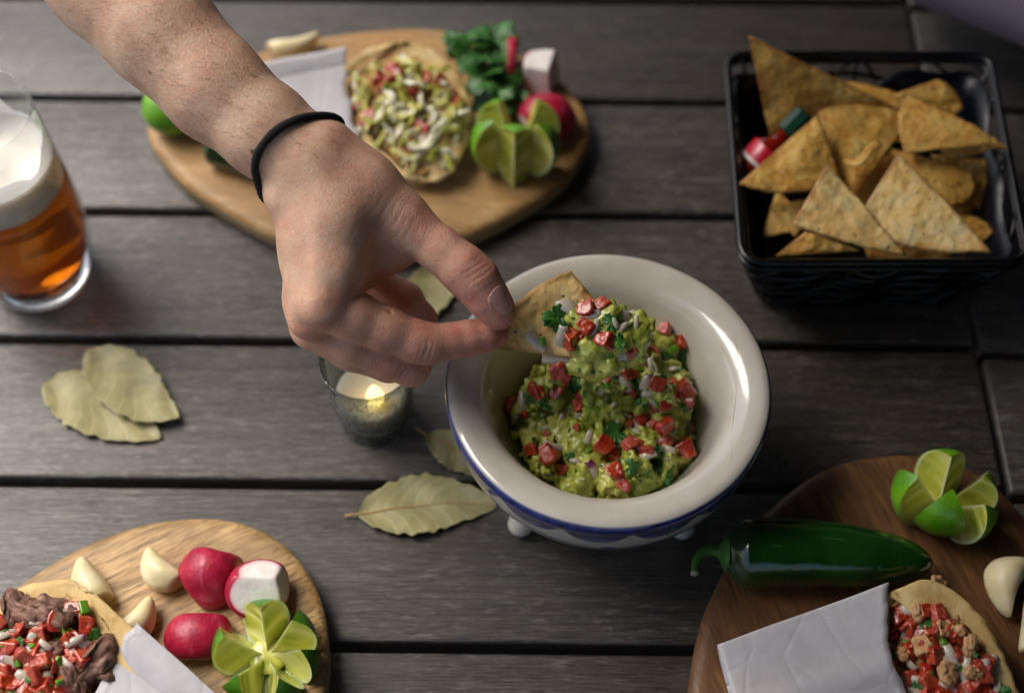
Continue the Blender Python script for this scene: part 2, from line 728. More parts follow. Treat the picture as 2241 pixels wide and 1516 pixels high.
def guac_mat():
    m = Mat("mashed_avocado", Roughness=0.3)
    n = m.noise(0.55, None, 5, 0.65, 0.8)
    n2 = m.noise(2.6, None, 4, 0.6)
    c = m.ramp(n, [(0.26, '#64801f'), (0.42, '#98a53a'), (0.58, '#bcbc56'), (0.78, '#dbcd70')])
    c = m.mix(m.ramp(n2, [(0.6, 0.0), (0.78, 0.5)]), c, '#5c7a28')
    m.set("Base Color", c)
    m.set("Roughness", m.ramp(n2, [(0.3, 0.18), (0.7, 0.45)]))
    m.sss(0.12, (0.8, 0.7, 0.2), 0.15)
    m.set("Coat Weight", 0.45)
    m.set("Coat Roughness", 0.15)
    m.bump(n2, 0.10, 0.8)
    m.bump(m.noise(9, None, 3), 0.015, 0.5)
    return m.m
M['guac'] = guac_mat()

def tomato_mat():
    m = Mat("tomato_flesh", Roughness=0.16)
    n = m.noise(1.3, None, 4, 0.6)
    r = m.rnd()
    a = m.ramp(n, [(0.3, '#8c220e'), (0.5, '#ae371b'), (0.66, '#c0522e'), (0.8, '#cf7c56')])
    b = m.ramp(n, [(0.3, '#861812'), (0.7, '#a82c1e')])
    a = m.mix(m.ramp(m.noise(3.0, m.co((1, 3, 1)), 3), [(0.55, 0.0), (0.68, 0.4)]), a, '#dd9468')
    pk = m.ramp(n, [(0.35, '#b5483a'), (0.7, '#d98a72')])
    a = m.mix(m.ramp(r, [(0.55, 0.0), (0.8, 0.3)]), a, pk)
    m.set("Base Color", m.mix(m.attr("skin"), a, b))
    m.sss(0.3, (1, 0.3, 0.15), 0.3)
    m.set("Coat Weight", 0.6)
    m.set("Coat Roughness", 0.12)
    m.bump(m.noise(3.5, None, 4), 0.09, 0.8)
    return m.m
M['tomato'] = tomato_mat()

def onion_mat():
    m = Mat("chopped_onion", Roughness=0.22)
    g = m.attr("grad")
    r = m.rnd()
    gg = m.math('MULTIPLY', g, m.ramp(r, [(0.3, 0.55), (0.6, 1.0)]))
    c = m.ramp(gg, [(0.0, '#d3c9ae'), (0.7, '#d6c8b8'), (0.84, '#9a4a86'), (1.0, '#5d1f55')])
    m.set("Base Color", c)
    m.sss(0.4, (0.9, 0.9, 0.8), 0.3)
    m.set("Transmission Weight", 0.25)
    m.bump(m.noise(2.0, m.co((0.5, 3, 1)), 3), 0.02)
    return m.m
M['onion'] = onion_mat()

def leaf_mat(name, a, b, rough=0.45):
    m = Mat(name, Roughness=rough)
    n = m.noise(1.6, None, 4)
    v = m.attr("vein")
    c = m.ramp(n, [(0.3, a), (0.7, b)])
    m.set("Base Color", m.mix(v, c, tuple(min(1, 1.9 * x + 0.02) for x in C(b)[:3]) + (1,)))
    m.sss(0.15, (0.4, 0.9, 0.1), 0.1)
    m.bump(n, 0.03)
    return m.m
M['cilantro'] = leaf_mat("cilantro_green", '#1d4716', '#3c7427', 0.38)
M['herb'] = Mat("herb_fleck", Base_Color='#3f7423', Roughness=0.4).m
M['pepper_bit'] = Mat("green_chilli_bit", Base_Color='#5d8a1f', Roughness=0.2, Coat_Weight=0.4).m

def bay_mat():
    m = Mat("dried_bay", Roughness=0.5)
    n = m.noise(0.8, None, 4, 0.6)
    n2 = m.noise(5, None, 3)
    c = m.ramp(n, [(0.3, '#86825a'), (0.55, '#9c9668'), (0.75, '#b0a678')])
    c = m.mix(m.ramp(n2, [(0.55, 0.0), (0.8, 0.35)]), c, '#7b7446')
    c = m.mix(m.math('MULTIPLY', m.attr("vein"), 0.5), c, '#c6b98c')
    m.set("Base Color", c)
    m.sss(0.1, (0.8, 0.8, 0.3), 0.1)
    m.bump(n, 0.06)
    m.bump(m.attr("vein"), 0.03, 0.6)
    return m.m
M['bay'] = bay_mat()
M['bay_rib'] = Mat("bay_midrib", Base_Color='#b08b55', Roughness=0.55).m

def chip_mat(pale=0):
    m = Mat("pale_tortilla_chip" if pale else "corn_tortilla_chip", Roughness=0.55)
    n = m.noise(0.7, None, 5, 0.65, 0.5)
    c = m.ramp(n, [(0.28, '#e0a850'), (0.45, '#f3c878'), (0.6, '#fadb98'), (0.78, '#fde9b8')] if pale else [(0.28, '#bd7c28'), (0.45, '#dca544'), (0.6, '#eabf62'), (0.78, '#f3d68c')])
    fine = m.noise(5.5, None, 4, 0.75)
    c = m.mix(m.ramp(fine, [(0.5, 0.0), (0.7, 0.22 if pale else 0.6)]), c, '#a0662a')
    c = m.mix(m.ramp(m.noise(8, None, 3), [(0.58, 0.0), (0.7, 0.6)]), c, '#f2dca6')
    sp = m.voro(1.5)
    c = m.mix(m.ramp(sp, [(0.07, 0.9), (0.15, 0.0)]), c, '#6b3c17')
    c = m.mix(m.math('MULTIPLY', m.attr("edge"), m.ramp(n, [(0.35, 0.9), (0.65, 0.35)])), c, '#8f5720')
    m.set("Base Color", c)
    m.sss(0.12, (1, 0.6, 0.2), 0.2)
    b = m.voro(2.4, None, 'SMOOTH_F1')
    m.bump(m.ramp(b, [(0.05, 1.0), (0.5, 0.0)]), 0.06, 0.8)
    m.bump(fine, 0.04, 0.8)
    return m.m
M['chip'] = chip_mat()
M['chip_pale'] = chip_mat(1)  # paler front chips; on the held chip the lighter colour offsets shade

M['wire'] = Mat("black_enamelled_wire", Base_Color='#08080a', Roughness=0.28, Coat_Weight=0.3).m
def liner_mat():
    m = Mat("dark_paper_liner", Base_Color='#070c18', Roughness=0.35)
    m.bump(m.noise(0.5, None, 4), 0.25, 0.6)
    return m.m
M['liner'] = liner_mat()
def paper_mat():
    m = Mat("deli_paper", Roughness=0.55)
    n = m.noise(0.35, None, 5, 0.6)
    c = m.ramp(n, [(0.3, '#b3afb2'), (0.6, '#c7c4c7'), (0.8, '#d8d4d4')])
    c = m.mix(m.ramp(m.noise(0.28, None, 3, 0.5, 0.8), [(0.55, 0.0), (0.72, 0.5)]), c, '#b9a9a4')
    c = m.mix(m.ramp(m.noise(9, None, 2), [(0.4, 0.12), (0.7, 0.0)]), c, '#a7a2a8')
    m.set("Base Color", c)
    m.sss(0.2, (0.9, 0.8, 0.7), 0.3)
    m.bump(m.noise(0.45, None, 5, 0.5), 0.16, 0.8)
    cr = m.voro(0.33, None, 'DISTANCE_TO_EDGE')
    m.bump(m.ramp(cr, [(0.0, 0.0), (0.05, 1.0)]), 0.03, 0.5)
    return m.m
M['paper'] = paper_mat()

def tortilla_mat():
    m = Mat("soft_corn_tortilla", Roughness=0.6)
    n = m.noise(0.6, None, 5, 0.65)
    c = m.ramp(n, [(0.3, '#c09a58'), (0.55, '#d8bb7e'), (0.75, '#e6d3a4')])
    sp = m.noise(1.4, None, 3)
    c = m.mix(m.ramp(sp, [(0.62, 0.0), (0.74, 0.7)]), c, '#9c6a34')
    m.set("Base Color", c)
    m.sss(0.15, (1, 0.8, 0.4), 0.2)
    m.bump(m.noise(3.0, None, 4, 0.65), 0.07, 0.8)
    return m.m
M['tortilla'] = tortilla_mat()

def meat_mat(name, a, b, c3, rough=0.4):
    m = Mat(name, Roughness=rough)
    n = m.noise(1.2, m.co((1.0, 4.5, 4.5)), 6, 0.7, 0.6)
    c = m.ramp(n, [(0.3, a), (0.52, b), (0.7, c3)])
    c = m.mix(m.ramp(m.noise(2.4, None, 4, 0.7), [(0.5, 0.0), (0.68, 0.6)]), c, a)
    m.set("Base Color", c)
    m.bump(n, 0.12, 0.9)
    m.sss(0.1, (1, 0.5, 0.3), 0.2)
    return m.m
M['beef'] = meat_mat("grilled_beef", '#3a231a', '#7d5542', '#b89080', 0.55)
M['chicken'] = meat_mat("chopped_chicken", '#a06a3c', '#cfa06c', '#e4c9a0')
M['shrimp'] = meat_mat("saucy_filling", '#9c6a2c', '#c7944c', '#d9b682', 0.3)
def let_mat():
    m = Mat("shredded_lettuce", Roughness=0.35)
    m.set("Base Color", m.ramp(m.noise(0.9, None, 3), [(0.3, '#a8b03c'), (0.5, '#cbc85c'), (0.7, '#e2dc9a')]))
    return m.sss(0.4, (0.8, 0.9, 0.3), 0.3).m
M['lettuce'] = let_mat()
M['lettuce_pale'] = Mat("pale_lettuce", Base_Color='#ece6c0', Roughness=0.3).sss(0.4, (0.9, 0.9, 0.6), 0.3).m

def peel_mat(name, a, b):
    m = Mat(name, Roughness=0.32)
    n = m.noise(0.8, None, 3)
    m.set("Base Color", m.ramp(n, [(0.3, a), (0.7, b)]))
    m.bump(m.voro(7.0), 0.03, 0.6)
    m.set("Coat Weight", 0.25)
    return m.m
M['peel'] = peel_mat("lime_peel", '#2f6a10', '#5b9a1e')
M['peel_bright'] = peel_mat("bright_lime_peel", '#4d8c10', '#78b31c')

def lime_mat():
    m = Mat("lime_flesh", Roughness=0.2)
    e = m.attr("edge")
    st = m.attr("streak")
    n = m.noise(3.2, None, 3)
    c = m.ramp(st, [(0.2, '#a6ae3a'), (0.5, '#c9cc55'), (0.8, '#e2e190')])
    c = m.mix(m.ramp(n, [(0.45, 0.0), (0.75, 0.4)]), c, '#d3d684')
    c = m.mix(m.ramp(e, [(0.86, 0.0), (0.93, 1.0)]), c, '#d5dcae')
    c = m.mix(m.ramp(e, [(0.965, 0.0), (0.99, 1.0)]), c, '#7fae38')
    c = m.mix(m.ramp(e, [(0.03, 0.9), (0.12, 0.0)]), c, '#dcdcae')
    m.set("Base Color", c)
    m.sss(0.45, (0.8, 0.9, 0.25), 0.5)
    m.set("Coat Weight", 0.5)
    m.set("Coat Roughness", 0.1)
    m.bump(st, 0.09, 0.9)
    m.bump(n, 0.05, 0.6)
    return m.m
M['lime'] = lime_mat()

def radish_both():
    m = Mat("radish", Roughness=0.38)
    n = m.noise(1.0, None, 5, 0.65)
    c = m.ramp(n, [(0.3, '#8d0f2c'), (0.55, '#b01a3c'), (0.78, '#c83356')])
    c = m.mix(m.ramp(m.noise(0.9, m.co((3, .6, .6)), 4), [(0.6, 0.0), (0.75, 0.5)]), c, '#d9688a')
    c = m.mix(m.ramp(m.voro(1.1), [(0.03, 0.6), (0.08, 0.0)]), c, '#5c1020')
    k = m.ramp(m.attr("cut"), [(0.62, 0.0), (0.80, 1.0)])
    w = m.ramp(m.noise(1.3, None, 5, 0.6), [(0.3, '#ebe0da'), (0.5, '#f4ede7'), (0.75, '#faf7f3')])
    w = m.mix(m.ramp(m.attr("cut"), [(0.80, 1.0), (0.97, 0.0)]), w, '#e3b7bd')
    m.set("Base Color", m.mix(k, c, w))
    m.sss(0.3, (0.95, 0.7, 0.7), 0.3)
    m.bump(n, 0.05)
    m.bump(m.noise(6, None, 3), 0.02)
    return m.m
M['radish_both'] = radish_both()
def garlic_mat():
    m = Mat("garlic_clove", Roughness=0.35)
    n = m.noise(0.9, m.co((1, 1, 0.4)), 4)
    e = m.attr("edge")
    c = m.ramp(n, [(0.3, '#e2d09c'), (0.6, '#f0e4bd'), (0.8, '#f5ecd0')])
    c = m.mix(m.ramp(e, [(0.93, 0.0), (0.985, 0.9)]), c, '#a77b48')
    m.set("Base Color", c)
    m.sss(0.35, (0.95, 0.85, 0.55), 0.4)
    m.bump(m.noise(1.6, m.co((2, 2, 0.3)), 3), 0.03)
    return m.m
M['garlic'] = garlic_mat()
def jal_mat():
    m = Mat("jalapeno_skin", Roughness=0.16)
    n = m.noise(0.25, None, 3)
    c = m.ramp(n, [(0.3, '#0a2709'), (0.55, '#173f12'), (0.75, '#28591a')])
    c = m.mix(m.ramp(m.noise(1.0, m.co((0.4, 3, 3)), 4, 0.65), [(0.6, 0.0), (0.75, 0.45)]), c, '#3f5e25')
    m.set("Base Color", c)
    m.set("Coat Weight", 0.7)
    m.set("Coat Roughness", 0.06)
    m.bump(m.noise(0.42, None, 3), 0.28, 0.8)
    m.bump(m.noise(6, None, 2), 0.008, 0.6)
    return m.m
M['jalapeno'] = jal_mat()
M['stem'] = Mat("pepper_stem", Base_Color='#3c6b22', Roughness=0.5).m
M['stem_tip'] = Mat("dry_stem_tip", Base_Color='#9a9a78', Roughness=0.8).m

def thin_glass(name, tint, specks=0):
    """thin-walled glass: see-through tint under a Fresnel reflection"""
    m = Mat(name)
    tr = m.node("ShaderNodeBsdfTransparent")
    gl = m.node("ShaderNodeBsdfGlossy")
    gl.inputs["Roughness"].default_value = 0.03
    lw = m.node("ShaderNodeLayerWeight")
    lw.inputs["Blend"].default_value = 0.5
    fr = m.math('ADD', m.math('MULTIPLY', m.math('POWER', lw.outputs["Facing"], 4.0), 0.75), 0.035)
    mx = m.node("ShaderNodeMixShader")
    tr.inputs["Color"].default_value = tint
    m.t.links.new(fr, mx.inputs[0])
    m.t.links.new(tr.outputs[0], mx.inputs[1])
    m.t.links.new(gl.outputs[0], mx.inputs[2])
    res = mx.outputs[0]
    if specks:
        n = m.noise(1.0, None, 2)
        v = m.voro(4.2, None, 'F1')
        s = m.math('MULTIPLY', m.ramp(v, [(0.22, 1.0), (0.34, 0.0)]), m.ramp(n, [(0.34, 0.0), (0.5, 0.85)]))
        base = m.math('ADD', s, 0.13, True)
        df = m.node("ShaderNodeBsdfPrincipled")
        df.inputs["Roughness"].default_value = 0.3
        m.t.links.new(m.mix(s, (0.05, 0.06, 0.065, 1), (0.42, 0.44, 0.36, 1)), df.inputs["Base Color"])
        m2 = m.node("ShaderNodeMixShader")
        m.t.links.new(base, m2.inputs[0])
        m.t.links.new(res, m2.inputs[1])
        m.t.links.new(df.outputs[0], m2.inputs[2])
        res = m2.outputs[0]
    m.t.links.new(res, m.out.inputs["Surface"])
    return m.m
M['thin_glass'] = thin_glass("thin_clear_glass", (0.96, 0.97, 0.97, 1))
def glass_mat(name, col=(1, 1, 1, 1), rough=0.0):
    return Mat(name, Base_Color=col, Roughness=rough, Transmission_Weight=1.0, IOR=1.48).m
M['glass'] = glass_mat("clear_glass")
def beer_mat():
    m = Mat("amber_beer", Base_Color=(0.82, 0.21, 0.005, 1), Roughness=0.05, Transmission_Weight=0.55, IOR=1.34)
    return m.m
M['beer'] = beer_mat()
def foam_mat():
    m = Mat("beer_foam", Base_Color='#ebe7df', Roughness=0.7)
    m.sss(0.5, (1, 0.9, 0.8), 0.5)
    m.bump(m.noise(3, None, 4), 0.04)
    return m.m
M['foam'] = foam_mat()
M['votive'] = thin_glass("smoky_speckled_glass", (0.74, 0.78, 0.78, 1), 1)
M['wax'] = Mat("candle_wax", Base_Color='#e8e0cf', Roughness=0.5).sss(0.6, (1, 0.8, 0.6), 0.8).m
def flame_mat():
    m = Mat("flame", Base_Color='#ffdf80', Roughness=0.5)
    m.set("Emission Color", (1.0, 0.72, 0.22, 1))
    m.set("Emission Strength", 1.5)
    return m.m
M['flame'] = flame_mat()
M['cap_green'] = Mat("green_bottle_cap", Base_Color='#0e3d2a', Roughness=0.35).m
M['sauce'] = Mat("hot_sauce_glass", Base_Color='#7a1408', Roughness=0.1, Coat_Weight=0.5).m
M['label_red'] = Mat("red_label", Base_Color='#c41630', Roughness=0.3, Coat_Weight=0.4).m
M['label_white'] = Mat("white_label_print", Base_Color='#dcd2cc', Roughness=0.4).m
# ------------------------------------------------------------------ setting: ground, slatted table
v = np.array([[-2000, -2000, -74], [2000, -2000, -74], [2000, 2000, -74], [-2000, 2000, -74]], float)
g = obj("ground", v, [(0, 1, 2, 3)], M['ground'], loc=(0, 0, -74))
tag(g, None, None, None, 'structure')

table = thing("slatted_table", "weathered grey brown slatted wooden table under all the dishes", "table", (0, 50, -74))
TILT = -0.011
GAPS = [-48.6, -39.1, -29.6, -20.1, -10.6, -1.1, 8.4, 17.9, 27.4, 36.75, 46.15, 55.75, 65.35, 74.9, 84.4, 93.9, 103.4]
def plank(x0, x1, y0, y1, dz, seed):
    size = V(x1 - x0, y1 - y0, 2.3)
    bm = bmesh.new()
    bmesh.ops.create_cube(bm, size=1.0)
    for q in bm.verts:
        q.co = Vector((q.co[k] * size[k] for k in range(3)))
    bmesh.ops.bevel(bm, geom=[e for e in bm.edges], offset=0.22, segments=3, profile=0.5, affect='EDGES')
    bm.verts.index_update()
    a, f = bm_data(bm)
    bm.free()
    a = a + V((x0 + x1) / 2, (y0 + y1) / 2, -1.15 + dz)
    # slight skew of the whole deck against the camera
    ox, oy = 0.0, 50.0
    b = a.copy()
    b[:, 0] = ox + (a[:, 0] - ox) * math.cos(TILT) - (a[:, 1] - oy) * math.sin(TILT)
    b[:, 1] = oy + (a[:, 0] - ox) * math.sin(TILT) + (a[:, 1] - oy) * math.cos(TILT)
    o = obj("plank", b, f, M['plank'], table)
    return o
r = random.Random(3)
for i in range(len(GAPS) - 1):
    y0, y1 = GAPS[i] + 0.28, GAPS[i + 1] - 0.28
    plank(-110, 27.15, y0, y1, r.uniform(-0.05, 0.05), i)
    plank(27.45, 110, y0 - 0.45, y1 - 0.45, r.uniform(-0.05, 0.05), i + 50)
for x in (-90, -32, 23, 31, 90):
    a, f = rounded_box((5.5, 152, 3.0), 0, 0.2, 1)
    obj("batten", a + V(x, 27.4, -4.0), f, M['plank'], table, smooth=False)
for x in (-88, 88):
    for y in (-40, 95):
        a, f = rounded_box((6, 6, 68.4), 0, 0.3, 1)
        obj("leg", a + V(x, y, -39.75), f, M['plank'], table, smooth=False)

# unseen cover added to block sky: open on the left, darker towards the right
a, f = rounded_box((420, 420, 2.0), 0, 0.4, 1)
cv = a + V(COVER_X + 210, 60, COVER_Z)
a2, f2 = rounded_box((2.0, 420, 69 + COVER_Z), 0, 0.4, 1)      # added side panel, cuts light from the right
a3, f3 = rounded_box((330, 2.0, 69 + COVER_Z), 0, 0.4, 1)       # added back and front panels, cut light towards the right
zc_ = (COVER_Z - 1.2 - 74) / 2 - 1.5
cv, f = join((cv, f), (a2 + V(125, 60, zc_), f2), (a3 + V(190, 262, zc_), f3), (a3 + V(245, -142, zc_), f3))
o = obj("added_shade_cover", cv, f, M['added_shade_cover'], loc=tuple(cv.mean(0)), smooth=False)
tag(o, None, None, None, 'structure')

# ------------------------------------------------------------------ wooden serving boards
BT = 1.7       # board top height
def board(label, outline_px, mat, name="serving_board"):
    pts = np.array([P(x, y, BT)[:2] for x, y in outline_px])
    c = pts.mean(0)
    ol = spline(pts, 160, True)
    area = np.sum(ol[:, 0] * np.roll(ol[:, 1], -1) - np.roll(ol[:, 0], -1) * ol[:, 1])
    if area < 0: ol = ol[::-1]
    t = norm(np.roll(ol, -1, 0) - np.roll(ol, 1, 0))
    nrm = np.c_[t[:, 1], -t[:, 0]]
    root = thing(name, label, "cutting board", (c[0], c[1], 0), "wooden serving boards")
    N = len(ol)
    def ring(off, z):
        return np.c_[ol + nrm * off, np.full(N, z)]
    # top face with softly rounded shoulder
    rings = [ring(-0.95, BT), ring(-0.6, BT - 0.015), ring(-0.3, BT - 0.08), ring(-0.1, BT - 0.22), ring(0.0, BT - 0.42)]
    v = np.vstack(rings)
    f = [(i * N + k, (i + 1) * N + k, (i + 1) * N + (k + 1) % N, i * N + (k + 1) % N) for i in range(len(rings) - 1) for k in range(N)]
    f.append(tuple(range(N)))
    obj("top_face", v, f, mat, root)
    rings = [ring(0.0, BT - 0.42), ring(0.0, 0.45), ring(-0.15, 0.18), ring(-0.5, 0.06)]
    v = np.vstack(rings)
    f = [(i * N + k, (i + 1) * N + k, (i + 1) * N + (k + 1) % N, i * N + (k + 1) % N) for i in range(len(rings) - 1) for k in range(N)]
    f.append(tuple(3 * N + k for k in reversed(range(N))))
    obj("rim", v, f, M['rim'] if mat is not M['board_dark'] else M['board_dark'], root)
    return root
board("pale oval wooden board at the back under the lettuce taco",
      [(322, 290), (345, 225), (430, 165), (580, 105), (760, 68), (930, 58), (1080, 85), (1200, 150), (1275, 225), (1288, 300), (1240, 385), (1140, 455), (1010, 515), (850, 545), (720, 540), (600, 515), (480, 450), (390, 385)], M['board_pale'])
board("wooden board with coarse grain at the bottom left under the radishes",
      [(-190, 1560), (-90, 1370), (20, 1288), (150, 1205), (300, 1145), (450, 1128), (560, 1150), (640, 1205), (695, 1290), (716, 1390), (712, 1500), (660, 1640), (520, 1790), (300, 1860), (50, 1830), (-120, 1730)], M['board_grain'])
board("dark brown wooden board at the bottom right under the jalapeno",
      [(1512, 1560), (1516, 1450), (1545, 1330), (1610, 1205), (1690, 1105), (1800, 1025), (1930, 992), (2060, 998), (2170, 1050), (2270, 1160), (2350, 1330), (2380, 1500), (2330, 1680), (2180, 1810), (1950, 1850), (1720, 1800), (1570, 1690)], M['board_dark'])

# ------------------------------------------------------------------ far limb of a second person, top right corner
fl = Field((10, 60, -2), (70, 100, 18), 0.5)
fl.cap(PD(2105, -150, 92), PD(2370, -70, 88), 5.2, 5.6, 0.3)
fl.cap(PD(2370, -70, 88), PD(2640, 60, 84), 5.6, 6.0, 0.3)
v, q = fl.mesh()
v = relax(v, q, 2)
M['skin_far'] = Mat("mauve_cotton_sleeve", Base_Color='#8d7f8e', Roughness=0.8).m
o = obj("person", v, q, M['skin_far'], loc=tuple(v.mean(0)))
tag(o, "blurred mauve sleeved arm of a second person at the top right corner", "person")
# ------------------------------------------------------------------ footed ceramic bowl
BC = P(1331, 836, 8.5)
BC = V(BC[0], BC[1], 0)
bowl = thing("salsa_bowl", "white ceramic footed bowl with cobalt blue rim and painted scallops", "bowl", BC)
prof = [(0.0, 2.3), (1.8, 2.35), (3.0, 2.6), (3.9, 3.2), (4.6, 4.1), (5.15, 5.2), (5.6, 6.3), (5.95, 7.2), (6.25, 7.8), (6.6, 8.15), (7.0, 8.36), (7.4, 8.5), (7.75, 8.55), (8.0, 8.5),
        (8.17, 8.38), (8.26, 8.2), (8.28, 8.02), (8.25, 7.86), (8.2, 7.7), (8.16, 7.5), (8.13, 7.2), (8.1, 6.9), (8.05, 6.55), (7.97, 6.15), (7.85, 5.7), (7.66, 5.15), (7.4, 4.6), (7.0, 3.95), (6.5, 3.3), (5.8, 2.6), (4.9, 2.0), (3.6, 1.5), (2.2, 1.25), (0.0, 1.2)]
# resample densely for the painted pattern
pr = np.array(prof)
dense = []
for a, b in zip(pr[:-1], pr[1:]):
    n = max(2, int(np.linalg.norm(b - a) / 0.09)) if a[0] > 5 and b[1] < 8.6 and a[1] > 2 and a[0] > 6.3 else 2
    for t in np.linspace(0, 1, n, endpoint=False):
        dense.append(a + (b - a) * t)
dense.append(pr[-1])
dense = np.array(dense)
dense = spline(pr, 150)
dense[:, 0] = np.maximum(dense[:, 0], 0)
NA = 640
v, f = lathe(dense[::-1], NA, BC)
ar = np.arctan2(v[:, 1] - BC[1], v[:, 0] - BC[0])
rr = np.hypot(v[:, 0] - BC[0], v[:, 1] - BC[1])
zz = v[:, 2].copy()
out_k = np.repeat(np.arange(150)[::-1], NA)
crest = int(np.argmax(dense[:, 1]))
outer = out_k > crest
wob = 0.035 * vnoise(np.c_[np.cos(ar) * 3, np.sin(ar) * 3, np.zeros(len(ar))], 1.0, 5)
def sm(x, w=0.05):
    return np.clip(0.5 + x / (2 * w), 0, 1)
paint = sm(np.where(outer, np.minimum(rr - 8.10 + wob, 9), -1), 0.04) * sm(zz - 7.92 + wob)
# scallops hanging under the rim
NS = 15
ph = (ar + math.pi / 2 + 0.10) / (2 * math.pi) * NS
u = (ph - np.round(ph)) * 2
sc = (1 - np.abs(u) ** 2.6) * 1.05 + wob * 1.5
depth = (7.86 - zz) / 1.1
scal = 1.0 * sm(sc - depth, 0.06) * (zz < 7.86) * outer * (0.75 + 0.25 * np.clip(1.1 - depth + 0.35 * np.abs(u), 0, 1)) * sm(0.96 - np.abs(u), 0.03)
# pairs of long leaf strokes and dots below
NL = 5
pl = (ar + math.pi / 2 + 0.02) / (2 * math.pi) * NL
ul = (pl - np.round(pl)) * 2
au = np.abs(ul)
zc = 5.45 + 0.75 * au ** 1.25
w = 0.20 * np.sin(np.clip(au / 0.86, 0, 1) * math.pi) ** 0.7
stroke = sm(w - np.abs(zz - zc), 0.05) * outer * (au > 0.05)
dot = sm(0.42 - np.hypot(ul * 5.0, (zz - 5.55)), 0.06) * outer
paint = np.clip(np.maximum.reduce([paint, scal, stroke * 0.95, dot * 0.9]), 0, 1)
obj("body", v, f, M['ceramic'], bowl, attrs={"paint": paint})
for k in range(3):
    a = math.radians([222, 316, 90][k])
    cx, cy = BC[0] + math.cos(a) * 5.0, BC[1] + math.sin(a) * 5.0
    ff = Field((cx - 2.5, cy - 2.5, -0.5), (cx + 2.5, cy + 2.5, 4.5), 0.14)
    ff.cap((cx - math.cos(a) * .5, cy - math.sin(a) * .5, 3.1), (cx + math.cos(a) * 0.9, cy + math.sin(a) * 1.05, 0.72), 1.2, 0.72, 0.2)
    vv, q = ff.mesh()
    vv[:, 2] = np.maximum(vv[:, 2], 0.02)
    obj("foot", vv, q, M['ceramic'], bowl, attrs={"paint": np.zeros(len(vv))})
# fine hairline crack in the glaze down the right side of the lip
bt = bvh(v, f)
pts = []
for x, y in [(1540, 625), (1575, 655), (1602, 690), (1612, 740), (1615, 800), (1612, 860), (1606, 930), (1600, 1000), (1596, 1045)]:
    h, n = hit(bt, x + rnd.uniform(-3, 3), y)
    if h is not None: pts.append(h + n * 0.004)
pts = spline(pts, 60)
vv, q = tube(pts, 0.009, 4)
obj("glaze_crack", vv, q, M['crack'], bowl)

# ------------------------------------------------------------------ food pieces shared by the guacamole and the tacos
def onion_mesh(seed):
    r = random.Random(seed)
    nu, nv = 10, 6
    L, W = r.uniform(0.9, 1.9), r.uniform(0.35, 0.7)
    p = np.zeros((nu, nv, 3))
    for i in range(nu):
        for j in range(nv):
            a, b = i / (nu - 1), j / (nv - 1)
            w = W * (0.55 + 0.45 * math.sin(math.pi * min(1, a * 0.9 + 0.1)))
            p[i, j] = ((a - 0.5) * L, (b - 0.5) * w, -0.22 * (2 * a - 1) ** 2 - 0.12 * (2 * b - 1) ** 2)
    v, f = sheet(p + 0.05 * vnoise(p.reshape(-1, 3), 2.0, seed).reshape(nu, nv, 1), -0.085)
    g = np.tile(np.repeat(np.linspace(0, 1, nu), nv), 2)
    return v, f, g
def shared(name, v, f, m, attrs=None, smooth=True):
    me = raw_mesh(name, v, f, smooth)
    me.materials.append(m)
    if attrs:
        for k, a in attrs.items():
            at = me.attributes.new(k, 'FLOAT', 'POINT')
            at.data.foreach_set("value", np.asarray(a, np.float32))
    return me
TOM = []
for s in range(7):
    r = random.Random(s + 60)
    u, f = ico(4)
    pl_ = []
    for n in ((0, 0, 1), (0, 0, -1), (1, 0, 0), (-1, 0, 0), (0, 1, 0)):
        pl_.append((np.array(n) + [r.uniform(-.32, .32) for _ in range(3)], r.uniform(0.24, 0.36) * (1 if n[2] else 1.25)))
    if s % 3: pl_.append((np.array((0, -1, 0)) + [r.uniform(-.4, .4) for _ in range(3)], r.uniform(0.28, 0.42)))
    v, cut = facet(u, pl_, (0.75, 0.58, 0.66), 20)
    v = v + 0.035 * np.stack([fbm(v, 3.0, 2, s + 3 * k) for k in range(3)], 1)
    TOM.append(shared("tomato_piece", v, f, M['tomato'], {"skin": 1 - np.clip((cut - 0.35) * 3, 0, 1)}))
for s in range(0):
    v, f = rounded_box((0.85 + 0.12 * (s % 4), 0.68 + 0.12 * (s % 3), 0.6), 0.26, 0.14, 3, s + 11)
    v = v + 0.09 * np.stack([vnoise(v, 2.6, s + 3 * k) for k in range(3)], 1)
    TOM.append(shared("tomato_piece", v, f, M['tomato']))
for s in range(3):          # thin wedge with a skin side
    nu, nv = 12, 8
    p = np.zeros((nu, nv, 3))
    for i in range(nu):
        for j in range(nv):
            a, b = i / (nu - 1), j / (nv - 1)
            w = 0.85 * math.sin(math.pi * (0.06 + 0.88 * a)) ** 0.8
            p[i, j] = ((a - 0.5) * 1.5, (b - 0.5) * w, -0.35 * (2 * a - 1) ** 2)
    v, f = sheet(p, 0.22)
    TOM.append(shared("tomato_piece", v, f, M['tomato'], {"skin": np.r_[np.full(nu * nv, 0.9), np.full(nu * nv, 0.1)]}))
ONI = []
for s in range(6):
    v, f, g = onion_mesh(s)
    ONI.append(shared("onion_piece", v, f, M['onion'], {"grad": g}))
def leaf_outline(a, seed):
    """cilantro leaflet radius as a function of angle"""
    lobes = 0.62 + 0.38 * abs(math.cos(1.5 * a)) ** 0.7
    teeth = 0.07 * math.sin(14 * a + seed)
    base = 1.0 - 0.75 * math.exp(-((abs(a) - math.pi) / 0.35) ** 2)
    return (lobes + teeth) * base
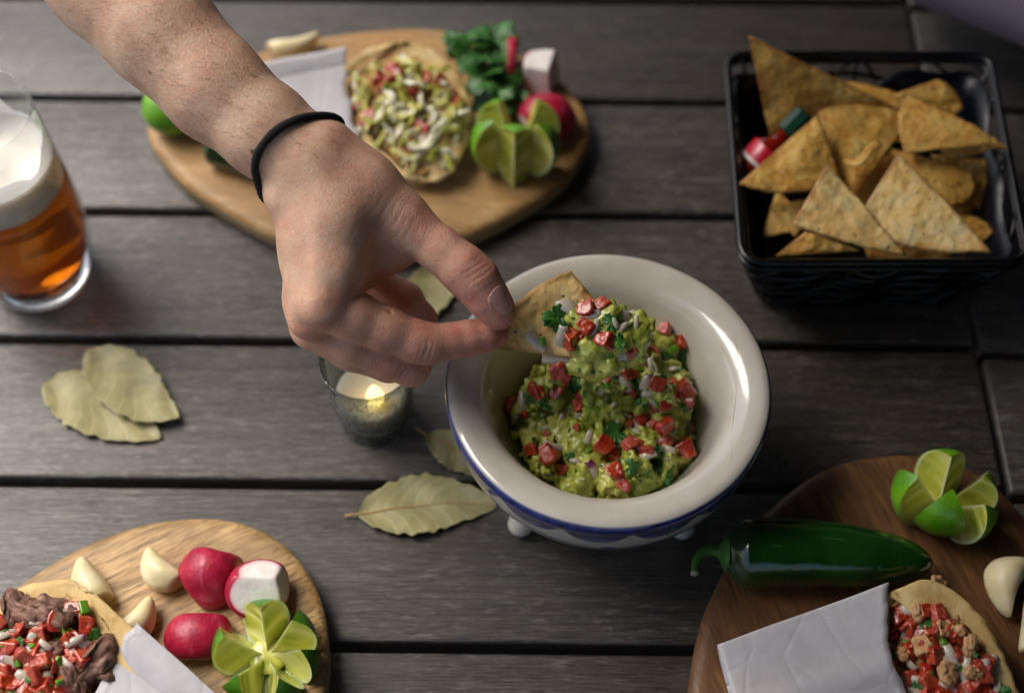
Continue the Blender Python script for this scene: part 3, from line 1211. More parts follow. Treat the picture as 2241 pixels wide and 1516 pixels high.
def cilantro_mesh(seed):
    nr, na = 7, 64
    p = np.zeros((nr, na, 3))
    r = random.Random(seed)
    k1, k2 = r.uniform(0.15, 0.4), r.uniform(-0.3, 0.3)
    vein = np.zeros((nr, na))
    for i in range(nr):
        for j in range(na):
            a = -math.pi + 2 * math.pi * j / (na - 1)
            rad = (0.02 + 0.98 * i / (nr - 1)) * leaf_outline(a, seed)
            x, y = rad * math.cos(a), rad * math.sin(a)
            p[i, j] = (x, y, -k1 * (x * x) + k2 * x * y + 0.10 * math.sin(5 * y + seed) * rad + 0.05 * math.sin(9 * a) * rad)
            vein[i, j] = max(0, 1 - min(abs(math.sin(1.5 * a)) * rad * 9, abs(y) * 14)) * 0.6
    v, f = sheet(p, 0.025)
    return v, f, np.tile(vein.ravel(), 2)
CIL = []
for s in range(5):
    v, f, vein = cilantro_mesh(s)
    CIL.append(shared("cilantro_leaf", v, f, M['cilantro'], {"vein": vein}))
CHI = []
for s in range(3):
    v, f = rounded_box((0.6, 0.38, 0.3), 0.2, 0.08, 2, s + 41)
    CHI.append(shared("chilli_piece", v, f, M['pepper_bit']))

def align(n, spin, tilt=0.0):
    """rotation that puts local z on n"""
    q = Vector(n).to_track_quat('Z', 'Y')
    return (q @ Euler((rnd.uniform(-tilt, tilt), rnd.uniform(-tilt, tilt), spin)).to_quaternion()).to_euler()

def scatter_at(tree, root, name, meshes, px, py, size, spin=None, lift=0.1, tilt=0.5, which=None, flat=None):
    h, n = hit(tree, px, py)
    if h is None: return None
    if flat is not None:
        n = norm(n * (1 - flat) + norm(CAM - h) * flat)
    me = meshes[which] if which is not None else rnd.choice(meshes)
    return piece(name, me, root, h + n * lift, align(n, rnd.uniform(0, 6.28) if spin is None else spin, tilt), size)

def flecks(tree, root, pts, m, name="herb_flecks", size=0.16, seed=0):
    """tiny chopped bits, joined"""
    r = random.Random(seed)
    vs = []
    for x, y in pts:
        h, n = hit(tree, x, y)
        if h is None: continue
        R = np.array(align(n, r.uniform(0, 6.28), 0.6).to_matrix())
        a, b = r.uniform(0.6, 1.6) * size, r.uniform(0.3, 0.7) * size
        q = np.array([[-a, -b, 0], [a, -b * .6, .02], [a * .8, b, 0.03], [-a * .7, b, 0], [-a, -b, .04], [a, -b * .6, .06], [a * .8, b, .07], [-a * .7, b, .04]])
        vs.append((q @ R.T + h + n * 0.03, [(0, 3, 2, 1), (4, 5, 6, 7), (0, 1, 5, 4), (1, 2, 6, 5), (2, 3, 7, 6), (3, 0, 4, 7)]))
    if vs:
        v, f = join(*vs)
        o = obj(name, v, f, m, root, smooth=False)
        o["kind"] = "stuff"
        return o

# ------------------------------------------------------------------ guacamole in the bowl
guac = thing("guacamole", "heap of chunky guacamole with diced tomato filling the white bowl", "guacamole", BC + V(0, 0, 2.6))
gf = Field(BC + V(-6, -6, 2), BC + V(6, 6, 9.3), 0.09)
gf.ell(BC + V(0.0, 0.1, 4.2), (5.0, 4.9, 2.2), 0.3)
gf.ell(BC + V(0.4, 1.2, 5.0), (3.6, 3.2, 2.1), 0.5)
gf.ell(BC + V(1.7, 3.3, 5.5), (2.7, 2.1, 1.9), 0.5)
r = random.Random(21)
for k in range(150):
    a, q = r.uniform(0, 6.283), math.sqrt(r.uniform(0, 1)) * 4.75
    x, y = q * math.cos(a), q * math.sin(a)
    z = 4.2 + 2.1 * math.sqrt(max(0, 1 - (q / 5.1) ** 2)) + (0.7 if y > 0 and q < 3.6 else 0) + (0.9 if y > 2.2 and x > -0.5 else 0)
    R = eul(r.uniform(0, 3), r.uniform(0, 3), r.uniform(0, 3))
    s = r.uniform(0.35, 0.95) if k % 4 else r.uniform(0.2, 0.4)
    gf.ell(BC + V(x, y, z + r.uniform(-.2, .35)), (s * r.uniform(.7, 1.7), s, s * r.uniform(.5, .9)), 0.22, R)
ax = [gf.lo[k] + gf.h * np.arange(gf.n[k]) for k in range(3)]
G3 = np.stack(np.meshgrid(*ax, indexing='ij'), -1).reshape(-1, 3)
near = np.abs(gf.F.ravel()) < 1.2
d = np.zeros(len(G3))
d[near] = 0.26 * fbm(G3[near], 1.0, 4, 9, 0.6) + 0.14 * np.abs(fbm(G3[near], 2.0, 2, 31))
d[near] += 0.10 * np.abs(vnoise(G3[near], 2.3, 78)) + 0.07 * (0.5 - np.abs(vnoise(G3[near], 3.1, 77)))
gf.F += d.reshape(gf.F.shape).astype(np.float32)
v, q = gf.mesh()
obj("avocado_mash", v, q, M['guac'], guac)
gt = bvh(v, q)
def c5(x, y):           # from the enlarged crop back to photo pixels
    return 940 + x / 2.1654, 520 + y / 2.1654
for x, y, s, spin, wh in [(380, 795, 1.15, 0.3, 0), (595, 725, 1.0, 0.1, 1), (510, 728, 1.0, 0.5, 2), (560, 1020, 1.25, 1.0, 3), (635, 1085, 0.95, 0.2, 4), (490, 1000, 0.95, 0.9, 5), (985, 850, 1.3, 0.8, 7),
                          (1120, 890, 1.15, 0.1, 6), (1165, 752, 0.95, 0.0, 8), (1212, 715, 1.15, 0.5, 0), (1080, 690, 1.1, 0.2, 1), (945, 640, 1.05, 0.3, 2), (1222, 625, 1.15, 0.9, 3), (1215, 1000, 1.35, 0.6, 4),
                          (880, 1110, 1.15, 0.8, 5), (915, 1172, 0.9, 0.3, 6), (820, 985, 1.1, 2.4, 0), (945, 980, 1.05, 0.9, 1), (992, 985, 0.9, 0.4, 2), (1060, 805, 0.75, 1.3, 3), (1048, 415, 1.2, 2.6, 9), (1110, 440, 1.0, 0.3, 5),
                          (700, 795, 0.7, 0.3, 6), (1112, 965, 0.9, 0.6, 0), (1150, 690, 0.95, 1.8, 1), (1025, 395, 0.9, 0.5, 2), (640, 660, 0.9, 0.4, 3), (1190, 500, 0.9, 0.6, 4), (470, 650, 0.8, 0.6, 5), (1000, 455, 0.8, 0.6, 3)]:
    scatter_at(gt, guac, "tomato_piece", TOM, *c5(x, y), s * 0.88, spin, 0.07, 0.5, wh, 0.4)
for x, y, s, spin in [(440, 780, .6, 1.9), (1030, 685, .85, 1.3), (1060, 625, .7, 1.6), (985, 410, .6, .8), (930, 385, .7, 2.4), (1030, 1030, .8, .3), (840, 1035, .9, .1), (785, 1115, .8, 1.9), (600, 995, .75, 2.8), (920, 680, .85, 2.2),
                      (1130, 852, .5, .2), (400, 865, .6, 1.1), (757, 945, .6, 1.9), (628, 850, .5, .2), (1125, 1005, .7, .4), (990, 915, .5, .2), (1135, 625, .5, 1.3), (850, 650, .7, .4), (1040, 740, .7, .6), (550, 905, .45, .5), (690, 1060, .5, 1.0), (1060, 880, .5, 2)]:
    scatter_at(gt, guac, "onion_piece", ONI, *c5(x, y), s, spin, 0.1, 0.4, None, 0.5)
for x, y, s, spin in [(880, 935, 0.82, 2.0), (1240, 862, 0.95, -0.9), (1192, 560, 0.8, 0.6), (905, 300, 0.85, 0.4), (1040, 315, 1.0, 0.5), (1095, 1105, 0.85, -0.4), (425, 690, 0.6, 1.4), (700, 700, .5, 2), (1120, 570, .5, 1.2), (960, 1080, .45, .3), (985, 720, .6, 1.4), (1060, 1010, .5, 1.)]:
    scatter_at(gt, guac, "cilantro_leaf", CIL, *c5(x, y), s, spin, 0.2, 0.25, None, 0.55)
for x, y, s in [(1150, 530, 1.0), (840, 700, .8), (1080, 780, .7), (760, 1010, .7), (530, 850, .7), (980, 620, .8), (1250, 700, .7)]:
    scatter_at(gt, guac, "chilli_piece", CHI, *c5(x, y), s, None, 0.08, 0.5, None, 0.4)
r = random.Random(91)
got = []
while len(got) < 24:
    x, y = r.uniform(390, 1260), r.uniform(480, 1150)
    if all((x - a) ** 2 + (y - b) ** 2 > 90 ** 2 for a, b in got):
        got.append((x, y))
        scatter_at(gt, guac, "tomato_piece", TOM, *c5(x, y), r.uniform(.4, .7), None, r.uniform(-0.04, 0.06), 0.8, r.randrange(7), 0.3)
for _ in range(24):
    scatter_at(gt, guac, "onion_piece", ONI, *c5(r.uniform(390, 1260), r.uniform(480, 1150)), r.uniform(.25, .55), None, r.uniform(0.0, 0.08), 0.8, None, 0.3)
for _ in range(30):
    scatter_at(gt, guac, "cilantro_leaf", CIL, *c5(r.uniform(400, 1260), r.uniform(520, 1140)), r.uniform(.2, .42), None, r.uniform(0.02, 0.12), 0.8, None, 0.3)
r = random.Random(5)
flecks(gt, guac, [c5(r.uniform(400, 1270), r.uniform(560, 1150)) for _ in range(60)], M['herb'], size=0.12)
flecks(gt, guac, [c5(r.uniform(400, 1270), r.uniform(560, 1150)) for _ in range(14)], M['onion'], "onion_flecks", 0.13, 3)
# ------------------------------------------------------------------ forearm and hand (one skin), camera-aligned frame while sculpting
D0 = 69.3
def J(px, py, z=0.0):
    d = D0 - z
    return V((px - 1120.5) * d / F_PX, (758 - py) * d / F_PX, z)
def W2(p):
    """sculpting frame -> world"""
    p = np.asarray(p, float)
    return CAM + p[:, :1] * RT + p[:, 1:2] * UP + (D0 - p[:, 2:3]) * FW
K = D0 / F_PX
lo, hi = J(-230, 880, 0) + V(0, 0, -7.5), J(1150, -640, 0) + V(0, 0, 6.5)
lo[2], hi[2] = -7.6, 6.2
HS = 0.088
def chain(fld, pts, k):
    for (a, ra), (b, rb) in zip(pts[:-1], pts[1:]):
        fld.cap(a, b, ra * K, rb * K, k)
palm = Field(lo, hi, HS)
# forearm and wrist: stations of (centre px, radius px), slightly flattened by two parallel cores
fa = [(-75, -440, 0.2, 168), (95, -215, 1.0, 138), (238, -52, 1.3, 124), (352, 62, 1.6, 117), (474, 190, 1.9, 104), (578, 284, 2.0, 95), (658, 350, 2.0, 88)]
chain(palm, [(J(x, y, z), r) for x, y, z, r in fa], 0.6)
chain(palm, [(J(x - (8 if x < 500 else -2), y + (8 if x < 500 else -2), z - 1.0), r) for x, y, z, r in fa], 0.6)
# back of the hand: metacarpals
chain(palm, [(J(690, 372, 2.0), 88), (J(735, 480, 2.3), 82), (J(722, 590, 2.4), 70), (J(712, 655, 2.3), 66)], 0.7)
chain(palm, [(J(676, 392, 1.8), 80), (J(697, 520, 1.9), 76), (J(694, 640, 1.4), 62), (J(692, 690, 1.0), 58)], 0.7)
chain(palm, [(J(664, 400, 0.9), 72), (J(682, 540, 0.6), 66), (J(682, 660, -0.4), 58), (J(686, 712, -1.0), 54)], 0.7)
chain(palm, [(J(668, 410, 0.0), 68), (J(688, 560, -1.0), 62), (J(700, 680, -2.2), 52)], 0.7)
# thumb side: trapezium, thenar mass, first web
chain(palm, [(J(705, 350, 1.6), 86), (J(790, 415, 1.5), 78), (J(868, 478, 1.3), 66)], 0.9)
chain(palm, [(J(740, 440, 0.4), 80), (J(830, 510, -0.2), 74), (J(890, 520, 0.3), 50)], 0.8)
chain(palm, [(J(760, 560, 1.0), 62), (J(830, 540, 0.3), 52), (J(890, 525, 0.5), 44)], 0.6)
chain(palm, [(J(742, 625, 1.0), 48), (J(800, 595, -0.3), 34), (J(868, 555, -0.3), 34)], 0.5)
thumb = Field(lo, hi, HS)
chain(thumb, [(J(868, 478, 1.3), 62), (J(905, 505, 1.3), 54), (J(965, 546, 1.4), 48), (J(1012, 586, 1.45), 51), (J(1040, 612, 1.35), 50), (J(1066, 650, 1.1), 44.5), (J(1088, 678, 0.85), 37), (J(1095, 687, 0.78), 32)], 0.35)
index = Field(lo, hi, HS)
chain(index, [(J(712, 660, 2.2), 60), (J(772, 690, 2.0), 53), (J(845, 722, 1.5), 48), (J(910, 747, 1.0), 45), (J(940, 752, 0.75), 43.5)], 0.35)
chain(index, [(J(940, 752, 0.75), 43), (J(985, 746, 0.45), 38.5), (J(1025, 740, 0.2), 37.5), (J(1062, 735, -0.05), 34), (J(1086, 731, -0.2), 26)], 0.3)
middle = Field(lo, hi, HS)
chain(middle, [(J(692, 695, 0.9), 56), (J(770, 745, 0.5), 50), (J(850, 782, -0.2), 47), (J(898, 802, -0.7), 44)], 0.35)
chain(middle, [(J(898, 802, -0.7), 43), (J(918, 745, -2.4), 40), (J(918, 700, -3.4), 38)], 0.3)
chain(middle, [(J(918, 700, -3.4), 38), (J(890, 652, -3.7), 36), (J(835, 612, -3.5), 30)], 0.3)
ring = Field(lo, hi, HS)
chain(ring, [(J(690, 715, -1.0), 52), (J(770, 765, -1.7), 46), (J(852, 795, -2.6), 43)], 0.35)
chain(ring, [(J(852, 795, -2.6), 42), (J(872, 735, -4.3), 38), (J(840, 670, -5.0), 34), (J(800, 620, -4.9), 28)], 0.3)
little = Field(lo, hi, HS)
chain(little, [(J(700, 690, -2.4), 48), (J(760, 745, -3.4), 40), (J(815, 775, -4.2), 36)], 0.35)
chain(little, [(J(815, 775, -4.2), 35), (J(825, 725, -5.4), 31), (J(810, 680, -5.8), 26)], 0.3)
palm.union(thumb, 0.45)
index.union(middle, 0.05)
index.union(ring, 0.10)
index.union(little, 0.10)
palm.union(index, 0.17)
# knuckle heads, tendons and the wrist bone
palm.ell(J(700, 672, 3.35), (0.85, 0.75, 0.62), 0.8)
palm.ell(J(668, 705, 2.0), (0.7, 0.65, 0.55), 0.7)
for a, b in ((J(700, 480, 3.72), J(702, 650, 3.66)), (J(655, 480, 3.1), J(665, 680, 2.55))):
    palm.cap(a, b, 0.22, 0.3, 0.55)
palm.ell(J(618, 434, 2.1), (0.75, 0.75, 0.9), 0.9)
# fold where the index finger leaves the web, crease lines of the bent fingers
palm.cap(J(772, 622, 2.9), J(838, 632, 1.6), 0.06, 0.10, 0.28, sub=True)
palm.cap(J(828, 655, 2.75), J(856, 688, 2.1), 0.05, 0.07, 0.2, sub=True)
palm.cap(J(948, 712, 1.55), J(951, 745, 1.95), 0.04, 0.05, 0.14, sub=True)
hv, hq = palm.mesh()
hv = relax(hv, hq, 2, 0.4)
hn = vnormals(hv, hq)
# soft modelling: faint undulation, wrinkles across the joints
def wrinkle(px, py, z, ax, R, lam, amp, front=0.2):
    c = J(px, py, z)
    a = norm(np.array(ax, float))
    d = hv - c
    s = d @ a
    w = np.exp(-(s / (R * 0.75)) ** 2) * np.exp(-((np.linalg.norm(d - s[:, None] * a, axis=1)) / R) ** 4) * np.clip(hn[:, 2] + front, 0, 1)
    lat = (d @ np.cross(a, [0, 0, 1]))
    return -amp * w * (0.5 + 0.5 * np.cos(2 * math.pi * (s + 0.06 * np.sin(lat * 3.1)) / lam)) ** 2
disp = 0.035 * fbm(hv, 0.55, 2, 4)
disp += wrinkle(1040, 598, 2.4, (0.66, -0.75, 0), 0.75, 0.27, 0.032)
disp += wrinkle(930, 775, 1.5, (0.95, -0.2, 0), 0.7, 0.26, 0.04)
disp += wrinkle(885, 812, 0.3, (0.9, -0.4, 0), 0.7, 0.26, 0.035)
disp += wrinkle(835, 500, 2.4, (0.8, -0.6, 0), 1.5, 0.36, 0.018)
disp += wrinkle(822, 585, 1.2, (0.5, 0.85, 0), 1.1, 0.34, 0.035, 0.6)
hv = hv + hn * disp[:, None]
# redness: fingers, knuckles, thumb tip
def spot(px, py, z, R):
    return np.exp(-(np.linalg.norm(hv - J(px, py, z), axis=1) / R) ** 2)
tint = np.clip(0.55 * np.clip((hv[:, 0] - J(700, 0)[0]) / 6.0, 0, 1) + 0.5 * np.clip((J(0, 600)[1] - hv[:, 1]) / 3.5, 0, 1), 0, 0.75)
tint = np.clip(tint + 0.5 * spot(1085, 690, 0.6, 1.1) + 0.45 * spot(1080, 735, 0, 1.1) + 0.3 * spot(690, 680, 2.5, 1.3) + 0.3 * spot(1040, 600, 2, 1.0) + 0.3 * spot(900, 820, 0, 1.0) + 0.25 * fbm(hv, 0.5, 3, 8) + 0.06, 0, 1)
hw = W2(hv)
HC = W2(np.array([J(700, 560, 1.0)]))[0]
arm = obj("person", hw, hq, M['skin'], loc=tuple(HC), attrs={"tint": tint})
tag(arm, "bare forearm with black wristband whose hand pinches a tortilla chip", "person")
ht = bvh(hw, hq)

def to_world(d):
    return norm(d[0] * RT + d[1] * UP - d[2] * FW)
# wristband: loop of a tilted plane round the wrist
wc = J(661, 354, 1.4)
e1 = norm(V(0.70, 0.71, 0))
e2 = norm(V(-0.30, 0.30, 0.9))
lp = []
for k in range(72):
    a = 2 * math.pi * k / 72
    d = math.cos(a) * e1 + math.sin(a) * e2
    if math.sin(a) < 0:
        d = math.cos(a) * e1 + math.sin(a) * V(0, 0, 0.9)
    w = to_world(d)
    o0 = W2(np.array([wc]))[0]
    # from outside inwards
    L, n, _, _ = ht.ray_cast(Vector(o0 + w * 9), Vector(-w))
    if L is not None: lp.append(np.array(L) + w * 0.08)
lp = np.array(lp)
for _ in range(3):
    lp = 0.5 * lp + 0.25 * (np.roll(lp, 1, 0) + np.roll(lp, -1, 0))
bv, bf = tube(lp, 0.20, 12, closed=True)
bv = bv + 0.02 * np.stack([vnoise(bv, 3.5, s) for s in (1, 2, 3)], 1)
obj("wristband", bv, bf, M['band'], arm)

# thumb nail laid on the skin
ax_t = norm(V(0.67, -0.74, -0.22))
nn = V(0.52, 0.48, 0.71)
nn = norm(nn - ax_t * (nn @ ax_t))
bb = np.cross(ax_t, nn)
nc = J(1085, 666, 1.6)
grid = np.zeros((15, 13, 3))
ok = True
for i in range(15):
    for j in range(13):
        a, b = -1 + 2 * i / 14, -1 + 2 * j / 12
        sx = a * math.sqrt(1 - 0.30 * b * b)
        sy = b * math.sqrt(1 - 0.34 * a * a)
        q = nc + ax_t * (sx * 0.72 + 0.02) + bb * (sy * 0.52)
        qw = W2(np.array([q]))[0]
        nw = to_world(nn)
        L, n, _, _ = ht.ray_cast(Vector(qw + nw * 3), Vector(-nw))
        grid[i, j] = np.array(L) + nw * (0.022 - 0.018 * max(abs(a), abs(b)) ** 4) if L is not None else qw
# smooth the plate a little so it reads as a hard nail
for _ in range(4):
    g2 = grid.copy()
    g2[1:-1, 1:-1] = 0.5 * grid[1:-1, 1:-1] + 0.125 * (grid[2:, 1:-1] + grid[:-2, 1:-1] + grid[1:-1, 2:] + grid[1:-1, :-2])
    grid = g2
nv, nf = sheet(grid, 0.05)
du = np.cross(grid[8, 6] - grid[6, 6], grid[7, 7] - grid[7, 5])
if du @ to_world(nn) < 0:
    nv, nf = sheet(grid[:, ::-1], 0.05)
obj("thumb_nail", nv, nf, M['nail'], arm)

# fine dark hairs on the forearm
r = random.Random(12)
hs = []
ax_w = to_world(V(0.73, -0.68, 0))
tries = 0
while len(hs) < 400 and tries < 9000:
    tries += 1
    px, py = r.uniform(120, 760), r.uniform(-20, 420)
    h, n = hit(ht, px, py)
    if h is None or r.random() > 0.35 + 0.65 * (vnoise(h[None], 0.4, 3)[0] > -0.1): continue
    if px + py > 1080: continue
    side = np.cross(n, ax_w)
    dirv = norm(ax_w * 0.9 + side * (0.45 + r.uniform(-0.5, 0.5)) + n * 0.28)
    L = r.uniform(0.25, 0.6)
    pth = [h + dirv * L * t + side * 0.12 * t * t * r.uniform(-1, 1) - n * 0.16 * L * t * t for t in (0, 0.35, 0.7, 1.0)]
    hs.append(tube(pth, [0.0042, 0.0038, 0.003, 0.001], 3, caps=False))
av, af = join(*hs)
o = obj("arm_hair", av, af, M['hair'], arm)
o["kind"] = "stuff"
# ------------------------------------------------------------------ tortilla chips
CHIPG = "tortilla chips"
def chip(label, A, B, Cc, bulge=0.5, arc=0.08, curl=(0, 0), seed=0, n=34, group=CHIPG, th=0.075, grow=1.0, mat='chip'):
    """curved triangle; edge B-Cc is the rounded outer edge; bulge lifts the middle, curl bends the two B / C flaps"""
    A, B, Cc = (np.asarray(q, float) for q in (A, B, Cc))
    if grow != 1:
        mid = (A + B + Cc) / 3
        A, B, Cc = (mid + (q - mid) * grow for q in (A, B, Cc))
    nrm = norm(np.cross(B - A, Cc - A))
    if nrm @ (CAM - A) < 0:
        B, Cc = Cc, B
        curl = curl[::-1]
        nrm = -nrm
    p = np.zeros((n, n, 3))
    outdir = norm((B + Cc) / 2 - A)
    Ln = np.linalg.norm((B + Cc) / 2 - A)
    for i in range(n):
        for j in range(n):
            u, v = 0.015 + 0.985 * i / (n - 1), j / (n - 1)
            q = A + u * ((B - A) * (1 - v) + (Cc - A) * v)
            q = q + outdir * (arc * Ln * u * u * 4 * v * (1 - v))
            e = 4 * u * (1 - u) * 0.6 + 4 * v * (1 - v) * u * 0.7
            q = q + nrm * bulge * e
            q = q + nrm * (curl[0] * max(0, (1 - v) * u - 0.35) ** 1.5 * 2.2 + curl[1] * max(0, v * u - 0.35) ** 1.5 * 2.2)
            p[i, j] = q
    f = p.reshape(-1, 3)
    d = 0.16 * fbm(f, 0.6, 2, seed) + 0.055 * fbm(f, 2.4, 2, seed + 5) + 0.07 * np.clip(vnoise(f, 1.5, seed + 9) - 0.25, 0, 1)
    p = (f + nrm * d[:, None]).reshape(n, n, 3)
    rag = 0.06 * vnoise(p[-1], 2.5, seed + 2)
    p[-1] += outdir * rag[:, None]
    v, fc = sheet(p, th)
    uu, vv_ = np.meshgrid(np.linspace(0, 1, n), np.linspace(0, 1, n), indexing='ij')
    ed = np.clip(1 - np.minimum(np.minimum(vv_, 1 - vv_) * uu, 1 - uu) / 0.045, 0, 1).ravel()
    ed = np.r_[ed, ed]
    # rotate so the thickness is even; origin at the lowest point
    o = obj("tortilla_chip", v, fc, M[mat], loc=(v[:, 0].mean(), v[:, 1].mean(), v[:, 2].min()), attrs={"edge": ed})
    tag(o, label, "tortilla chip", group)
    return v, fc

# held chip
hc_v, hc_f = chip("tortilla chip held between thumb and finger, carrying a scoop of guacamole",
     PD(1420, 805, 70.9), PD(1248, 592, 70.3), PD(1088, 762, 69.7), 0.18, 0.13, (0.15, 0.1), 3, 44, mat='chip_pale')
cht = bvh(hc_v, hc_f)
# scoop of guacamole on that chip
sc = thing("guacamole_scoop", "scoop of guacamole with tomato and onion sitting on the held chip", "guacamole", PD(1315, 740, 70.4))
sf = Field(PD(1315, 740, 69.8) + V(-3.8, -4.2, -4.2), PD(1315, 740, 69.8) + V(4.2, 4.2, 3.6), 0.085)
def S(x, y, d): return PD(x, y, d)
for x, y, d, rx in [(1280, 700, 70.1, .85), (1330, 690, 70.0, .8), (1350, 740, 70.0, .95), (1290, 760, 70.2, .9), (1330, 790, 70.5, .8), (1390, 745, 70.3, .75), (1405, 715, 70.6, .6), (1260, 800, 70.5, .55), (1300, 810, 70.8, .7), (1240, 740, 70.3, .5), (1370, 785, 70.6, .6), (1255, 680, 70.3, .5), (1225, 795, 70.5, .42)]:
    sf.ell(S(x, y, d), (rx, rx * 0.9, rx * 0.75), 0.35)
r = random.Random(8)
for k in range(60):
    a, q = r.uniform(0, 6.283), math.sqrt(r.random())
    x, y = 1318 + 105 * q * math.cos(a), 738 + 78 * q * math.sin(a)
    s = r.uniform(0.12, 0.36)
    sf.ell(S(x, y, 69.75 + 0.6 * q + r.uniform(-.15, .2)), (s * r.uniform(.8, 1.7), s, s), 0.12, eul(r.uniform(0, 3), r.uniform(0, 3), r.uniform(0, 3)))
ax = [sf.lo[k] + sf.h * np.arange(sf.n[k]) for k in range(3)]
G3 = np.stack(np.meshgrid(*ax, indexing='ij'), -1).reshape(-1, 3)
near = np.abs(sf.F.ravel()) < 1.0
d = np.zeros(len(G3))
d[near] = 0.11 * fbm(G3[near], 1.4, 4, 19, 0.62)
sf.F += d.reshape(sf.F.shape).astype(np.float32)
v, q = sf.mesh()
obj("avocado_mash", v, q, M['guac'], sc)
st = bvh(v, q)
def c4(x, y):      # crop 940,580 scale 3.6145
    return 940 + x / 3.6145, 580 + y / 3.6145
for x, y, s, spin, wh in [(1240, 345, 1.0, 0.3, 0), (1370, 310, 1.0, 0.5, 1), (1120, 590, 1.25, 1.1, 2), (1225, 480, 1.0, 0.9, 3), (1385, 600, 1.1, 0.2, 4), (1010, 840, 1.15, 0.4, 5), (890, 810, 0.7, 1.4, 8), (1170, 560, .8, .4, 6), (1590, 690, .7, .2, 1)]:
    scatter_at(st, sc, "tomato_piece", TOM, *c4(x, y), s * 0.9, spin, 0.06, 0.5, wh, 0.45)
for x, y, s, spin in [(1090, 320, 1.0, 0.2), (1035, 600, 0.85, 1.5), (1310, 500, 0.5, 1.6), (1045, 740, 1.05, -0.4), (1290, 400, 0.8, 0.3), (1465, 450, .6, 1.9), (1540, 400, .8, 2.4), (1640, 460, .6, 1.5), (1570, 700, .7, .6), (1520, 500, .7, 0.5)]:
    scatter_at(st, sc, "onion_piece", ONI, *c4(x, y), s, spin, 0.12, 0.3, None, 0.6)
h, n = hit(cht, *c4(830, 595))
if h is not None: piece("onion_piece", ONI[2], sc, h + n * 0.12, align(n, -0.5), 0.75)
h, n = hit(cht, *c4(885, 605))
if h is not None: piece("chilli_piece", CHI[0], sc, h + n * 0.25, align(n, 1.3), 0.7)
h, n = hit(cht, *c4(985, 430))
if h is not None: piece("cilantro_leaf", CIL[1], sc, h + n * 0.35, align(n, 2.6), 0.75)
for x, y, s, spin in [(1440, 450, .5, .4), (1050, 480, .4, 2.2), (870, 830, .4, 1.5), (1490, 600, .42, 1.4), (1080, 560, .35, .4)]:
    scatter_at(st, sc, "cilantro_leaf", CIL, *c4(x, y), s, spin, 0.12, 0.3, None, 0.5)
for x, y, s in [(1500, 640, .8), (1160, 300, .5), (1280, 300, .4)]:
    scatter_at(st, sc, "chilli_piece", CHI, *c4(x, y), s, None, 0.08, 0.4, None, 0.5)
r = random.Random(15)
flecks(st, sc, [c4(r.uniform(950, 1650), r.uniform(280, 880)) for _ in range(60)], M['herb'], size=0.09, seed=2)

# ------------------------------------------------------------------ wire basket with dark liner
BZ = 7.2
rimc = [P(1590, 120, BZ), P(2166, 120, BZ), P(2252, 573, BZ), P(1624, 575, BZ)]
cen = np.mean(rimc, 0)
botc = []
for q in rimc:
    b = cen + (q - cen) * 0.735
    b[2] = 0.15
    botc.append(b)
sh = P(1880, 700, 0.15)[1] - (botc[2][1] + botc[3][1]) / 2
basket = thing("chip_basket", "black wire basket with dark liner filled with tortilla chips", "basket", (cen[0], cen[1], 0))
def loop_at(t, n=120, rad=0.14, inset=0.0):
    """rounded rectangle at height fraction t (1 = rim)"""
    cs = [b + (a - b) * t for a, b in zip(rimc, botc)]
    c0 = np.mean(cs, 0)
    cs = [c + norm(c0 - c) * inset for c in cs]
    pts = []
    for k in range(4):
        a, b, c = cs[k - 1], cs[k], cs[(k + 1) % 4]
        p0, p1 = b + norm(a - b) * 1.3, b + norm(c - b) * 1.3
        for s in np.linspace(0, 1, 7):
            pts.append((1 - s) ** 2 * p0 + 2 * s * (1 - s) * b + s * s * p1)
        nx = c + norm(b - c) * 1.3
        for s in np.linspace(0, 1, n // 4 - 5)[1:-1]:
            pts.append(p1 + (nx - p1) * s)
    return np.array(pts)
rp = loop_at(1.0)
for dz, nm in ((0.0, "rim_wire"), (-0.55, "rim_wire")):
    a, f = tube(rp + V(0, 0, dz), 0.23 if dz == 0 else 0.16, 8, closed=True)
    obj(nm, a, f, M['wire'], basket)
for k, t in enumerate((0.80, 0.66, 0.52, 0.38, 0.24, 0.10)):
    lp = loop_at(t)
    d = np.linalg.norm(np.diff(np.vstack([lp, lp[:1]]), axis=0), axis=1).cumsum()
    lp[:, 2] += 0.22 * np.sin(d * 0.95 + k * 1.9) + 0.1 * np.sin(d * 2.1 + k)
    lp[:, :2] += (norm(lp - lp.mean(0))[:, :2]) * (0.12 * np.sin(d * 1.7 + k * 2.3))[:, None]
    a, f = tube(lp, 0.155, 6, closed=True)
    obj("side_wire", a, f, M['wire'], basket)
for k in range(4):
    for s in (0.0, 0.5):
        a0, b0 = rimc[k], botc[k]
        a1, b1 = rimc[(k + 1) % 4], botc[(k + 1) % 4]
        ta, tb = a0 + (a1 - a0) * (s if s else 0.06), b0 + (b1 - b0) * (s if s else 0.06)
        v, f = tube([ta, (ta + tb) / 2 + norm(ta - cen) * 0.1, tb], 0.13, 6)
        obj("upright_wire", v, f, M['wire'], basket)
    # slanting braces just under the rim
    a0, a1 = rimc[k], rimc[(k + 1) % 4]
    b0, b1 = botc[k], botc[(k + 1) % 4]
    for s0, s1 in ((0.40, 0.50), (0.60, 0.50), (0.12, 0.25), (0.88, 0.75)):
        ta = a0 + (a1 - a0) * s1
        tb = (a0 + (a1 - a0) * (s0 + (s0 - 0.5) * 0.25)) * 0.72 + (b0 + (b1 - b0) * s0) * 0.28
        v, f = tube([ta, tb], 0.11, 6)
        obj("brace_wire", v, f, M['wire'], basket)
